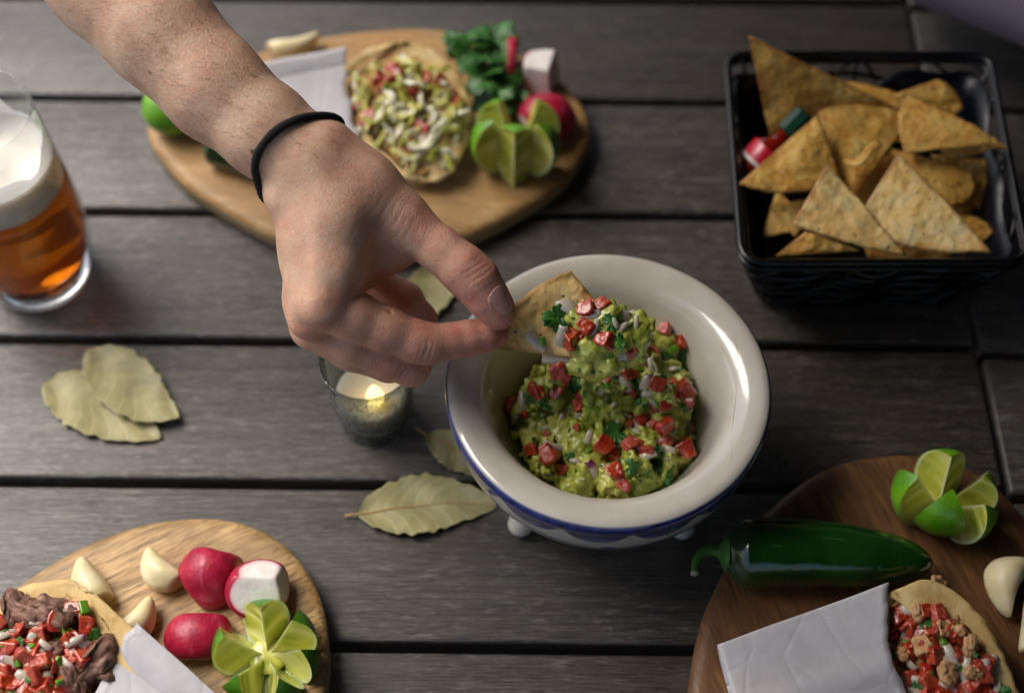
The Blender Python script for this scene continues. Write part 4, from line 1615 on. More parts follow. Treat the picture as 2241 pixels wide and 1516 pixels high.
for s in np.linspace(0.08, 0.92, 6):
    v, f = tube([botc[0] + (botc[1] - botc[0]) * s, botc[3] + (botc[2] - botc[3]) * s], 0.12, 6)
    obj("base_wire", v, f, M['wire'], basket)
# liner: folded dark paper, edge rising and falling below the rim
nl = 120
lv = []
levels = [(0.03, 0.9), (0.25, 0.5), (0.5, 0.42), (0.72, 0.42), (1.0, 0.42)]
for li, (t, ins) in enumerate(levels):
    lp = loop_at(t if li < 4 else 0.9, nl, inset=ins)
    if li == 4:
        ang = np.arctan2(lp[:, 1] - cen[1], lp[:, 0] - cen[0])
        dip = 0.75 * np.exp(-((ang - math.pi / 2) / 0.30) ** 2) + 0.35 * np.exp(-((ang + math.pi / 2 + 0.35) / 0.3) ** 2) + 0.10 * np.sin(ang * 9)
        low = loop_at(0.5, nl, inset=0.42)
        lp = lp + (low - lp) * np.clip(dip, -0.2, 0.95)[:, None]
    lp = lp + 0.07 * np.stack([vnoise(lp, 0.6, 3), vnoise(lp, 0.6, 4), np.zeros(len(lp))], 1)
    lv.append(lp)
lv = np.array(lv)
N = lv.shape[1]
v, f = sheet(np.concatenate([lv, lv[:, :1]], 1), 0.05)
fl2 = [tuple(range(N))]
obj("liner", v, f, M['liner'], basket)
bv = np.vstack([lv[0], [lv[0].mean(0)]])
obj("liner_base", bv, [(k, (k + 1) % N, N) for k in range(N)], M['liner'], basket)

# chips in the basket: corners as (photo px, height)
def Q(x, y, z): return P(x, y, z)
CH = [
 ("large upright chip leaning out over the back left corner of the basket", (1645, 84, 10.6), (1694, 312, 4.6), (1990, 250, 6.0), .35, .0, (0, .2)),
 ("chip lying under the centre chips against the back of the basket", (2010, 300, 5.4), (1820, 180, 6.4), (1985, 215, 6.0), .2, .05, (0, 0)),
 ("wide middle chip with a blistered corner in the centre of the basket", (1855, 445, 6.4), (1792, 255, 7.4), (1990, 262, 6.6), .35, .05, (.3, .2)),
 ("curled chip at the left wall of the basket beside the sauce bottle", (1786, 258, 8.6), (1622, 402, 7.0), (1832, 402, 6.8), .55, .12, (.3, .5)),
 ("pale narrow chip standing at the front left of the basket", (1812, 364, 8.6), (1738, 492, 6.9), (1968, 556, 6.2), .45, .02, (.2, .6)),
 ("pale speckled triangular chip at the front right of the basket", (1969, 341, 8.8), (1868, 505, 6.6), (2160, 548, 7.2), .25, .06, (.2, .2)),
 ("folded chip pointing right near the right wall of the basket", (2202, 320, 7.8), (1990, 222, 7.6), (1985, 338, 7.2), .5, .06, (.4, .1)),
 ("lower lip of the folded chip by the right basket wall", (2196, 326, 7.2), (2062, 318, 6.6), (2080, 346, 6.8), .15, .03, (0, 0)),
 ("thin curled chip at the back right of the basket", (1950, 214, 6.6), (2046, 184, 6.8), (2104, 236, 6.4), .35, .06, (.5, 0)),
 ("small chip tucked below the thin curled chip at the back right", (2010, 222, 6.6), (2100, 234, 6.4), (2085, 252, 6.2), .15, .05, (.2, 0)),
 ("brown chip lying behind the speckled chip toward the right side", (1930, 322, 6.6), (2120, 382, 6.0), (2078, 452, 5.6), .25, .10, (.2, .1)),
 ("chip edge at the front left corner under the pale narrow chip", (1700, 560, 5.8), (1762, 508, 6.8), (1876, 548, 6.4), .25, .02, (.2, .1)),
 ("broken chip low at the front left wall of the basket", (1740, 515, 5.2), (1686, 458, 5.6), (1800, 440, 5.6), .2, .05, (.1, .1)),
 ("chip poking through the wires below the front rim", (1990, 520, 5.3), (1952, 588, 5.6), (2070, 586, 5.6), .1, .05, (0, 0)),
 ("chip deep in the right side of the basket", (2000, 400, 4.2), (2110, 480, 3.8), (2160, 380, 4.0), .2, .05, (0, 0)),
 ("chip deep under the pale front chips", (1820, 400, 4.2), (1900, 560, 4.4), (2080, 560, 4.4), .2, .05, (0, 0)),
 ("chip lying at the back wall of the basket behind the upright chip", (1760, 330, 4.6), (1980, 260, 4.6), (2120, 300, 4.4), .2, .05, (0, 0)),
 ("chip standing in the front left corner of the basket", (1668, 520, 4.6), (1700, 425, 5.4), (1770, 500, 5.2), .2, .06, (.2, .1)),
 ("chip lying low at the front right corner of the basket", (2185, 500, 5.0), (2080, 470, 4.6), (2110, 560, 5.4), .25, .06, (.2, .1)),
 ("chip leaning on the right wall under the folded chip", (2170, 355, 5.6), (2040, 345, 5.4), (2140, 455, 5.0), .25, .06, (.2, .1)),
 ("chip deep in the middle of the basket under the wide chip", (1760, 470, 4.4), (1960, 330, 4.8), (1900, 500, 4.4), .2, .05, (0, 0)),
]
for k, (lab, a, b, c, bu, ar_, cu) in enumerate(CH):
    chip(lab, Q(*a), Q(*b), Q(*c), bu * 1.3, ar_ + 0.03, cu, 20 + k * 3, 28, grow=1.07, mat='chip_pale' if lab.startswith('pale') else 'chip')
# curled crumb on the centre chip
pth = spline([P(1853, 353, 8.0), P(1872, 360, 8.4), P(1893, 345, 8.7), P(1903, 328, 8.8), P(1925, 315, 8.7)], 16)
wd = norm(np.cross(np.gradient(pth, axis=0), V(0, 0, 1)))
g = np.stack([pth + wd * s for s in np.linspace(-0.22, 0.22, 5)], 1)
v, f = sheet(g, 0.12)
o = obj("tortilla_chip", v, f, M['chip'])
tag(o, "small curled chip fragment on the centre chip", "tortilla chip", CHIPG)

# little hot sauce bottle lying in the left of the basket
ba, bb_ = P(1764, 246, 8.4), P(1650, 372, 5.6)
bot = thing("sauce_bottle", "small hot sauce bottle with green cap half hidden among chips", "bottle", (ba + bb_) / 2)
ad = norm(bb_ - ba)
def along(prof, n, nm, m, smooth=True):
    v, f = lathe(prof, n)
    q = Vector(ad).to_track_quat('Z', 'Y').to_matrix()
    v = v @ np.array(q).T + ba
    obj(nm, v, f[::1], m, bot, smooth=smooth)
along([(0.0, 0.0), (0.52, 0.0), (0.62, 0.1), (0.72, 1.5), (0.6, 1.62), (0.0, 1.62)][::-1], 8, "cap", M['cap_green'], False)
along([(0, 1.6), (0.5, 1.62), (0.5, 2.2), (0.7, 2.5), (1.15, 2.9), (1.2, 3.2), (1.2, 4.5), (1.0, 4.7), (0, 4.7)][::-1], 28, "glass_body", M['sauce'])
along([(1.17, 2.88), (1.225, 3.1), (1.225, 3.9)][::-1], 28, "label", M['label_red'])
along([(1.23, 3.9), (1.23, 4.1)][::-1], 28, "label_band", M['label_white'])
# ------------------------------------------------------------------ limes cut open like a flower
LIMEG = "limes cut open like flowers"
def lime(label, base, petals, r=2.35, c=2.75, lean=(0, 0), bright=False, squash=1.0, half=False):
    """petals: (azimuth deg, dihedral deg, outward tilt deg)"""
    root = thing("cut_lime", label, "lime", base, LIMEG)
    for pet in petals:
        a, w, tl = pet[:3]
        shift = pet[3] if len(pet) > 3 else 0.0
        az, hw_ = math.radians(a), math.radians(w) / 2
        nph, nth, nr = 11, 24, 10
        T = np.linspace(math.pi / 2 if half else 0.03, math.pi - 0.03, nth)
        def ppt(ph, th, f=1.0):
            R = r * np.sin(th) ** 0.9 * f
            z = c * (1 - np.cos(math.pi - th)) if False else c * (1 + np.cos(th))
            return V(R * math.cos(ph), R * math.sin(ph), z)
        vs, edge, fs, mi, streak = [], [], [], [], []
        # peel
        for i in range(nph):
            for j in range(nth):
                ph = -hw_ + 2 * hw_ * i / (nph - 1)
                vs.append(ppt(ph, T[j]))
                edge.append(1.0)
                streak.append(0.5)
        for fc in grid_faces(nph, nth):
            fs.append(fc)
            mi.append(0)
        for s in (-1, 1):
            off = len(vs)
            for i in range(nr):
                for j in range(nth):
                    q = i / (nr - 1)
                    # core edge slightly ragged and bowed
                    pq = ppt(s * hw_, T[j], q)
                    core = V(0.10 * math.sin(T[j] * 3 + a), 0, c * (1 + math.cos(T[j])) * (1 - 0.0))
                    bow = 0.10 * math.sin(math.pi * q) * math.sin(T[j])
                    tv = V(-math.sin(s * hw_), math.cos(s * hw_), 0) * (-s) * bow
                    vs.append(core * (1 - q) + pq * q * 1.0 + (0 if q > 0 else 0) + tv - core * 0 if q == 1 else V(pq[0], pq[1], pq[2]) + tv)
                    edge.append(q)
                    streak.append(0.5 + 0.5 * vnoise(np.array([[T[j] * 5.2 + 0.6 * q, q * 0.6 + s * 7 + a, 0]]), 1.0, 3)[0])
            for fc in grid_faces(nr, nth):
                fs.append(tuple(off + k for k in (fc if s > 0 else fc[::-1])))
                mi.append(1)
        if half:        # flat cross section of the halved lime
            off = len(vs)
            na_ = 15
            for i in range(nr):
                for j in range(na_):
                    q, ph = i / (nr - 1), -hw_ + 2 * hw_ * j / (na_ - 1)
                    pq = ppt(ph, math.pi / 2, max(q, 0.02))
                    vs.append(pq + V(0, 0, 0.05 * math.sin(math.pi * q) + 0.05 * math.cos(ph * 9) * q * (1 - q)))
                    edge.append(max(q, 0.05))
                    streak.append(0.5 + 0.5 * vnoise(np.array([[ph * 9, q * 0.8 + a, 2.0]]), 1.0, 5)[0])
            for fc in grid_faces(nr, na_):
                fs.append(tuple(off + k for k in fc[::-1]))
                mi.append(1)
        v = np.array(vs)
        # hinge on the bottom of the lime
        v[:, 2] *= squash
        v = v @ rotm((0, 1, 0), math.radians(tl)).T
        v[:, 2] -= 0.0
        v[:, 0] += shift
        v = v @ rotm((0, 0, 1), az).T
        v = v @ eul(lean[0], lean[1], 0).T
        v[:, 2] = np.maximum(v[:, 2], -0.05 + 0.12)
        v = v + np.asarray(base)
        obj("wedge", v, [q[::-1] for q in fs], None, root, mats=[M['peel_bright'] if bright else M['peel'], M['lime']], midx=mi,
            attrs={"edge": np.array(edge), "streak": np.array(streak)})
    # the uncut foot that still joins the wedges
    u, f = ico(4)
    v = u * V(0.5 * r, 0.5 * r, 0.2 * c)
    v[:, 2] = np.maximum(v[:, 2] + 0.15 * c, 0.12)
    v = v + 0.04 * fbm(v, 1.5, 2, 3)[:, None]
    obj("foot", v + np.asarray(base), f, None, root, mats=[M['peel_bright'] if bright else M['peel'], M['lime']],
        midx=[1 if v[list(q)][:, 2].mean() > 0.2 * c else 0 for q in f], attrs={"edge": np.full(len(v), 0.3), "streak": 0.5 + 0.5 * vnoise(v, 2.0, 4)})
    return root

def onb(x, y, z=BT):        # on a board
    return P(x, y, z)
lime("yellow green lime cut into a six petal flower at the bottom left", onb(588, 1440), [(97, 76, 34, -.2), (34, 66, 36, -.2), (174, 72, 38, -.2), (240, 62, 44, -.25), (298, 62, 46, -.25), (346, 50, 42, -.2)], 1.95, 1.62)
lime("bright lime cut open beside the dark jalapeno at the bottom right", onb(2048, 1120), [(84, 80, 24, -.3), (172, 78, 30, -.3), (10, 62, 30, -.3), (320, 64, 34, -.3), (252, 80, 14, -.3)], 2.0, 2.0, bright=True)
lime("cut lime with upright wedges near the radish on the back board", onb(1128, 365), [(124, 70, 22, .1), (50, 74, 26, .1), (86, 88, 6, -1.75), (186, 46, 16), (345, 48, 16)], 2.1, 2.25, bright=True)

# ------------------------------------------------------------------ garlic cloves
GARG = "peeled garlic cloves"
def garlic(label, base, az, L=3.1, R=0.95, bend=0.5, roll=0.0, up=0.0):
    n, m = 30, 24
    v, e = [], []
    for i in range(n):
        s = i / (n - 1)
        rad = R * (math.sin(math.pi * (0.06 + 0.93 * s) ** 0.78) ** 0.5) * (1 - 0.12 * s)
        if i == 0: rad = R * 0.34
        if i == n - 1: rad = 0.02
        x = (s - 0.45) * L
        y = bend * (4 * (s - 0.5) ** 2 - 0.5)
        for k in range(m):
            a = 2 * math.pi * k / m
            f = 1 - 0.16 * abs(math.sin(a * 1.5 + 0.6)) ** 3
            # flatter on the inner (curved-in) side
            ca = math.cos(a) * rad * f * (0.78 if math.cos(a) > 0 else 1.05)
            v.append((x, y + ca, math.sin(a) * rad * f * 0.92))
            e.append(1.0 - s)
    v = np.array(v)
    f = [(i * m + k, (i + 1) * m + k, (i + 1) * m + (k + 1) % m, i * m + (k + 1) % m) for i in range(n - 1) for k in range(m)]
    f += [tuple(range(m)), tuple((n - 1) * m + k for k in reversed(range(m)))]
    v = v + 0.025 * fbm(v, 1.2, 2, int(L * 100))[:, None] * V(0, 1, 1)
    v = v @ rotm((1, 0, 0), roll).T @ rotm((0, 1, 0), -up).T @ rotm((0, 0, 1), az).T
    v = v + np.asarray(base) - V(0, 0, v[:, 2].min())
    o = obj("garlic_clove", v, [q[::-1] for q in f], M['garlic'], loc=base, attrs={"edge": np.array(e)})
    return tag(o, label, "garlic", GARG)
R_ = math.radians
garlic("garlic clove lying free in the middle of the grained board beside red radish", onb(358, 1262), R_(133), 2.75, 0.98, -.5, 0.3)
garlic("garlic clove tucked behind the tortilla of the beef taco", onb(204, 1290), R_(122), 2.9, 1.0, -.35, 0.2)
garlic("garlic clove leaning at the paper of the beef taco, nearest the pink radish wedge", onb(302, 1370), R_(57), 2.6, 0.92, .35, 0.1)
garlic("curved garlic clove beside the tortilla on the dark board, upper one of two", onb(2203, 1290), R_(245), 3.3, 1.12, .75, -0.4)
garlic("garlic clove cut by the right picture edge on the dark board, lower one of two", onb(2250, 1390), R_(80), 3.1, 1.05, .4, 0.2)
garlic("long garlic clove at the far left of the back board by the white paper", onb(642, 116), R_(22), 3.6, 0.9, .5, 0.1)

# ------------------------------------------------------------------ radishes: solid cut by planes, skin and white flesh
RADG = "cut radishes"
def radish(label, base, planes, R=(1.9, 1.9, 2.2), rot=(0, 0, 0), k=1.0, p=17):
    u, f = ico(6)
    pl_ = [(no, max(0.12, float(np.dot(co, norm(no))))) for co, no in planes]
    v, cut = facet(u, pl_, R, p)
    v = v * (1 + 0.018 * fbm(v, 0.9, 3, len(label)))[:, None] * k
    v = v @ eul(*rot).T
    v = v + np.asarray(base) - V(0, 0, v[:, 2].min())
    o = obj("radish", v, f, M['radish_both'], loc=base, attrs={"cut": cut})
    return tag(o, label, "radish", RADG)
Z0 = (0, 0, 0)
radish("red radish chunk with its skin dome up, behind the white cut radish", onb(468, 1270), [((0, 0, -0.35), (0, 0, -1)), ((-1.35, -0.7, 0), (-0.8, -0.55, -0.25)), ((1.5, 0, 0), (1, -0.25, 0)), ((0, 1.75, 0), (0.2, 1, 0.35))], (2.05, 1.95, 2.35), k=0.87)
radish("white cut radish with two flesh faces meeting in a ridge above the lime", onb(574, 1306), [((0.05, 0, 1.15), (-0.16, -0.62, 0.75)), ((0.3, 0.25, 1.1), (0.25, 0.45, 0.9)), ((0, 0, -1.1), (0, 0, -1)), ((1.45, 0, 0), (1, -0.35, 0.3))], (1.85, 1.6, 1.6), (0, 0, 0.35), k=0.95)
radish("pink red radish wedge lying beside the lime flower, skin side up", onb(438, 1400), [((0, 0, -0.2), (0, 0.12, -1)), ((0, 1.15, 0), (0.1, 1, 0.1)), ((0, -1.2, 0), (-.1, -1, -.2))], (1.75, 1.5, 1.25), (0.15, 0, 0.12), k=0.97)
radish("white radish block with two cut faces at the back board edge", onb(1190, 193), [((0.25, -0.75, 0), (-0.30, -0.95, 0.22)), ((0.55, 0, 0), (0.93, -0.3, 0.15)), ((0, 0, 0.95), (-.1, -0.15, 1)), ((0, 0, -1.2), (0, 0, -1)), ((-1.35, 0, 0), (-1, 0.1, 0)), ((0, 1.2, 0), (0, 1, 0))], (1.75, 1.75, 2.1))
radish("magenta radish half with skin dome up behind the lime on the back board", onb(1195, 278), [((0, 0, -0.3), (-0.1, -0.2, -1)), ((-1.3, -.6, 0), (-1, -0.6, -0.1))], (1.9, 1.7, 1.7))
radish("dark red radish slice standing between the cilantro and the white radish", onb(1122, 165), [((0.25, 0, 0), (1, -0.1, 0)), ((-0.35, 0, 0), (-1, 0, 0)), ((0, 0, -0.9), (0, 0, -1))], (1.6, 1.7, 1.9))

# ------------------------------------------------------------------ jalapeno peppers
def pepper(label, base, az, L, R, stem=True, bend=0.25, name="jalapeno_pepper"):
    root = thing(name, label, "pepper", base, None)
    n, m = 44, 40
    v = []
    for i in range(n):
        s = i / (n - 1)
        rad = R * (min(1, (s / 0.10)) ** 0.42 if s < 0.10 else 1) * (1 - 0.12 * s) * (1 - max(0, (s - 0.42) / 0.58) ** 2.9) ** 0.55 if s < 0.999 else 0.01
        if i == 0: rad = 0.28
        for k in range(m):
            a = 2 * math.pi * k / m
            lob = 1 + 0.025 * math.cos(3 * a + 0.5) * (1 - s * 0.6) + 0.012 * math.sin(2 * a + 4 * s)
            dx = 0.10 * R * (math.cos(a * 3) * 0.3) if s < 0.06 else 0
            v.append(((s - 0.5) * L + dx, bend * math.sin(s * math.pi) + math.cos(a) * rad * lob, math.sin(a) * rad * lob * 0.94))
    v = np.array(v)
    v = v + (0.04 * fbm(v, 0.5, 2, 2))[:, None] * V(0, 1, 1)
    f = [(i * m + k, (i + 1) * m + k, (i + 1) * m + (k + 1) % m, i * m + (k + 1) % m) for i in range(n - 1) for k in range(m)]
    f += [tuple(range(m)), tuple((n - 1) * m + k for k in reversed(range(m)))]
    f = [q[::-1] for q in f]
    zmin = v[:, 2].min()
    Rz = rotm((0, 0, 1), az)
    def put(q): return np.asarray(q) @ Rz.T + np.asarray(base) - V(0, 0, zmin)
    obj("body", put(v), f, M['jalapeno'], root)
    if stem:
        cal = []
        for i, (x, rr_) in enumerate([(0.22, 0.9), (0.05, 0.85), (-0.08, 0.62), (-0.16, 0.42), (-0.3, 0.3)]):
            for k in range(20):
                a = 2 * math.pi * k / 20
                rr2 = rr_ * R / 1.75 * (1 + 0.08 * math.cos(5 * a) * (i < 2))
                cal.append((-L / 2 + x, math.cos(a) * rr2, math.sin(a) * rr2))
        cf = [(i * 20 + k, i * 20 + (k + 1) % 20, (i + 1) * 20 + (k + 1) % 20, (i + 1) * 20 + k) for i in range(4) for k in range(20)]
        obj("calyx", put(np.array(cal)), cf, M['stem'], root)
        sp = spline([(-L / 2 - 0.1, 0, 0), (-L / 2 - 0.55, 0.08, 0.02), (-L / 2 - 1.0, -0.05, 0.0), (-L / 2 - 1.35, -0.5, -0.1), (-L / 2 - 1.45, -1.1, -0.15)], 22)
        a, q = tube(sp, np.linspace(0.34, 0.2, 22), 12)
        so = obj("stem", put(a), q, M['stem'], root)
        a, q = tube(spline([sp[-1], sp[-1] + V(0.02, -0.18, 0)], 3), [0.21, 0.23, 0.15], 12)
        obj("stem_tip", put(a), q, M['stem_tip'], so)
    return root
pepper("large glossy dark green jalapeno with curved stem on the dark board", P(1800, 1250, BT), R_(-3.5), 10.6, 1.8)
# whole lime and pepper under the forearm at the left of the back board
root = thing("whole_lime", "bright green whole lime half hidden under the forearm", "lime", onb(372, 268), None)
v, f = ico(4)
v = v * V(1.95, 1.75, 1.6) * (1 + 0.06 * np.clip(v[:, :1] * 1.0, 0.7, 1))
v = v @ rotm((0, 0, 1), 0.5).T + onb(392, 272) + V(0, 0, 1.6)
obj("skin", v, f, M['peel_bright'], root)
pepper("green pepper lying under the forearm behind the wristband", P(560, 385, BT), R_(-28), 7.0, 1.15, False)

# ------------------------------------------------------------------ bay leaves
BAYG = "dried bay leaves"
def bay(label, pts, width, z=0.12, seed=0, notch=None, stem=True, lift=0.35, rise=0.0):
    """pts: photo px of the midrib from stem to tip; width cm"""
    mid = np.array([P(x, y, z) for x, y in pts])
    mid = spline(mid, 120)
    nu, nv = 120, 33
    t = norm(np.gradient(mid, axis=0))
    side = norm(np.cross(V(0, 0, 1), t))
    L = np.linalg.norm(np.diff(mid, axis=0), axis=1).sum()
    p = np.zeros((nu, nv, 3))
    vein = np.zeros((nu, nv))
    for i in range(nu):
        s = i / (nu - 1)
        w = width * 0.5 * (math.sin(math.pi * s ** 0.86) ** 0.92) + 0.012
        for j in range(nv):
            b = -1 + 2 * j / (nv - 1)
            edge = 1 + (0.035 * math.sin(s * 44 + seed) + 0.03 * math.sin(s * 71 + seed * 2 + (b > 0) * 2)) * (abs(b) > 0.93)
            ww = w * edge
            if notch and s > notch[0] and b * notch[1] > notch[2]:
                ww *= 0.72
            zz_ = lift * (0.55 * b * b * (w / width * 2) + 0.22 * math.sin(s * 5 + seed) * b + 0.35 * (s - .5) ** 2) + 0.05 * math.sin(s * 17 + b * 3 + seed) + rise * s
            p[i, j] = mid[i] + side[i] * b * ww + V(0, 0, zz_ + 0.02)
            q = (s * 9.5 - abs(b) * 1.9 + 0.3 * math.sin(b * 4))
            vein[i, j] = max(0, 1 - abs(q - round(q)) * 9) * 0.8
    v, f = sheet(p, -0.04)
    cc = p.reshape(-1, 3).mean(0)
    root = thing("bay_leaf", label, "bay leaf", (cc[0], cc[1], p[..., 2].min()), BAYG)
    obj("blade", v, f, M['bay'], root, attrs={"vein": np.tile(vein.ravel(), 2)})
    rib = p[:, nv // 2] + V(0, 0, 0.05)
    a = [rib[0] - t[0] * 0.75 + V(0, 0, 0.02), rib[0] - t[0] * 0.35] if stem else [rib[0]]
    pth = np.vstack([a, rib])
    vv, ff = tube(pth, np.linspace(0.075, 0.02, len(pth)), 6)
    obj("midrib", vv, ff, M['bay_rib'], root)
bay("upper bay leaf of the overlapping pair at the left, with a torn pale tip", [(190, 770), (250, 815), (320, 880), (392, 915)], 3.5, 0.5, 1, None, False, 0.3)
bay("lower bay leaf of the overlapping pair at the left, lying on the planks", [(95, 845), (170, 868), (260, 918), (352, 960)], 3.7, 0.12, 2, None, False, 0.3)
bay("large olive bay leaf with stem in front of the white bowl", [(785, 1126), (880, 1112), (980, 1102), (1088, 1106)], 3.65, 0.15, 3, None, True, 0.45)
bay("bay leaf half hidden under the left side of the white bowl", [(935, 952), (985, 980), (1030, 1010), (1062, 1050)], 2.4, 0.15, 4, None, True, 0.4)
bay("bay leaf behind the fingers between the back board and the bowl", [(900, 705), (930, 660), (955, 610), (965, 570)], 2.9, 0.15, 5, None, False, 0.5)

# ------------------------------------------------------------------ tacos in paper
TACG = "soft tacos wrapped in white paper"
def taco(label, mouth, tail, tail_scale, paper_t0, dome, centre_drop=0.5, tort_t1=0.6, seed=0, paper_rng=None):
    """mouth: closed list of (px,py,z); tail: world point"""
    mp = spline([P(*q) for q in mouth], 96, True)
    Mc = mp.mean(0)
    axis = norm(tail - Mc)
    root = thing("taco", label, "taco", (Mc[0], Mc[1], BT), TACG)
    n = len(mp)
    flat = mp - Mc
    flat = flat - np.outer(flat @ axis, axis)
    def ring(t, off=0.0):
        k = (1 - t) + t * tail_scale
        c = Mc * (1 - t) + tail * t
        sh_ = (1 - t) ** 2
        q = c + (mp - Mc) * sh_ + flat * (k - sh_)
        if off:
            q = q + norm(flat) * off + V(0, 0, off * 0.45)
        q[:, 2] = np.maximum(q[:, 2], BT + 0.04 + max(0, 0.06 - off))
        return q
    ts = np.linspace(0, tort_t1, 14)
    g = np.array([ring(t) for t in ts])
    wob_ = 0.08 * np.stack([vnoise(g.reshape(-1, 3), 0.7, seed + s) for s in range(3)], 1).reshape(g.shape)
    g = g + wob_
    g[0] += 0.10 * np.stack([vnoise(g[0], 2.2, seed + 7 + s) for s in range(3)], 1)
    gc = np.concatenate([g, g[:, :1]], 1)
    v, f = sheet(gc, 0.16)
    obj("tortilla", v, f, M['tortilla'], root)
    # paper
    pt = np.linspace(0, 1, 26)
    pg = np.zeros((26, n, 3))
    ang = np.linspace(0, 2 * math.pi, n, endpoint=False)
    cache = [ring(t, 0.36) for t in np.linspace(0, 1, 101)]
    for k in range(n):
        t0 = 0.985
        for ti in range(99):
            if paper_t0(*proj(cache[ti][k])):
                t0 = ti / 100
                break
        for i, q in enumerate(pt):
            t = t0 + (1 - t0) * q
            a = min(int(t * 100), 99)
            w_ = t * 100 - a
            pg[i, k] = cache[a][k] * (1 - w_) + cache[a + 1][k] * w_
    pg = pg + 0.13 * np.stack([vnoise(pg.reshape(-1, 3), 0.42, seed + 30 + s) for s in range(3)], 1).reshape(pg.shape) * np.linspace(0.3, 1, 26)[:, None, None]
    pg = np.concatenate([pg, pg[:, :1]], 1)
    v, f = sheet(pg, 0.03)
    obj("paper_wrap", v, f, M['paper'], root)
    # bed of filling just inside the mouth
    nr = 20
    fg = np.zeros((nr, n + 1, 3))
    up_n = -axis
    tocam = norm(CAM - Mc)
    for i in range(nr):
        q = i / (nr - 1)
        for k in range(n + 1):
            b = Mc + (mp[k % n] - Mc) * (0.02 + 0.90 * q)
            fg[i, k] = b - tocam * centre_drop + tocam * dome * (1 - q * q)
    fl_ = fg.reshape(-1, 3)
    fl_ = fl_ + tocam * (0.22 * fbm(fl_, 0.9, 3, seed + 2))[:, None]
    fg = fl_.reshape(fg.shape)
    return root, fg, mp

def fill(root, fg, mp, m, name, pieces, n, seed, poly, zones=None):
    v, f = sheet(fg, 0.3)
    obj(name, v, f, m, root)
    tr = bvh(v, f)
    r = random.Random(seed)
    xs = [q[0] for q in poly]
    ys = [q[1] for q in poly]
    done = 0
    tries = 0
    pts = []
    while done < n and tries < n * 60:
        tries += 1
        x, y = r.uniform(min(xs), max(xs)), r.uniform(min(ys), max(ys))
        if not inside(poly, x, y): continue
        if x < -40 or y > 1560 or x > 2290: continue
        kind, meshes, s0, s1, w, md, zone = None, None, 0, 0, 0, 0, None
        tot = sum(p[4] for p in pieces)
        u = r.uniform(0, tot)
        for p in pieces:
            u -= p[4]
            if u <= 0: break
        if len(p) > 6 and p[6] is not None and not inside(p[6], x, y): continue
        if any((x - a) ** 2 + (y - b) ** 2 < (md_ * p[5]) ** 2 for a, b, md_ in pts): continue
        if scatter_at(tr, root, p[0], p[1], x, y, r.uniform(p[2], p[3]), None, p[7] if len(p) > 7 else 0.12, 0.6, None, 0.35) is not None:
            pts.append((x, y, p[5] ** 0.5))
            done += 1
    return tr
BEEF, CHK, SHR = [], [], []
for s in range(5):
    r = random.Random(s)
    u, f = ico(4)
    v, cut = facet(u, [((r.uniform(-.4, .4), r.uniform(-.4, .4), 1), .3), ((r.uniform(-.4, .4), 0, -1), .3), ((0, 1, r.uniform(-.4, .4)), .42), ((0, -1, r.uniform(-.4, .4)), .4)], (1.1, .6, .6), 8)
    v = v + 0.15 * np.stack([0 * v[:, 0], fbm(v * V(0.6, 3.2, 3.2), 1.5, 3, s), fbm(v * V(0.6, 3.2, 3.2), 1.5, 3, s + 9)], 1) + 0.20 * fbm(v, 1.6, 3, s + 4)[:, None] * u
    BEEF.append(shared("beef_piece", v, f, M['beef']))
    u, f = ico(4)
    v, cut = facet(u, [((r.uniform(-.5, .5), r.uniform(-.5, .5), 1), .28), ((r.uniform(-.4, .4), 0, -1), .3), ((1, r.uniform(-.5, .5), 0), .55), ((0, -1, r.uniform(-.4, .4)), .34)], (.8, .5, .5), 8)
    v = v + 0.10 * np.stack([fbm(v * V(1, 2.5, 2.5), 1.8, 3, s + k) for k in range(3)], 1) + 0.24 * fbm(v, 1.9, 3, s + 4)[:, None] * u
    CHK.append(shared("chicken_piece", v, f, M['chicken']))
    v, f = lump(s + 45, (0.75, 0.5, 0.4), 0.3, 1.6, 3)
    SHR.append(shared("shrimp_piece", v, f, M['shrimp']))
LET, LETP = [], []
for s in range(8):
    r = random.Random(s)
    L, Wd = r.uniform(0.9, 2.3), r.uniform(0.22, 0.5)
    c_ = spline([(-L / 2, 0, 0), (-L / 5, r.uniform(-.3, .3), r.uniform(.0, .25)), (L / 5, r.uniform(-.3, .3), r.uniform(-.1, .2)), (L / 2, r.uniform(-.2, .2), r.uniform(-.1, .2))], 18)
    tw = r.uniform(-1.2, 1.2)
    wv = np.zeros((18, 6, 3))
    for i in range(18):
        a_ = tw * (i / 17 - 0.5) + 0.5 * math.sin(i * 0.6 + s)
        wi = Wd * (0.35 + 0.65 * math.sin(math.pi * (0.1 + 0.85 * i / 17)))
        for j in range(6):
            q = -0.5 + j / 5
            wv[i, j] = c_[i] + V(0, math.cos(a_), math.sin(a_)) * q * wi + V(0, 0, 0.05 * math.sin(i * 1.7 + j * 2.0 + s))
    v, f = sheet(wv, -0.035)
    LET.append(shared("lettuce_shred", v, f, M['lettuce']))
    LETP.append(shared("lettuce_shred", v, f, M['lettuce_pale']))

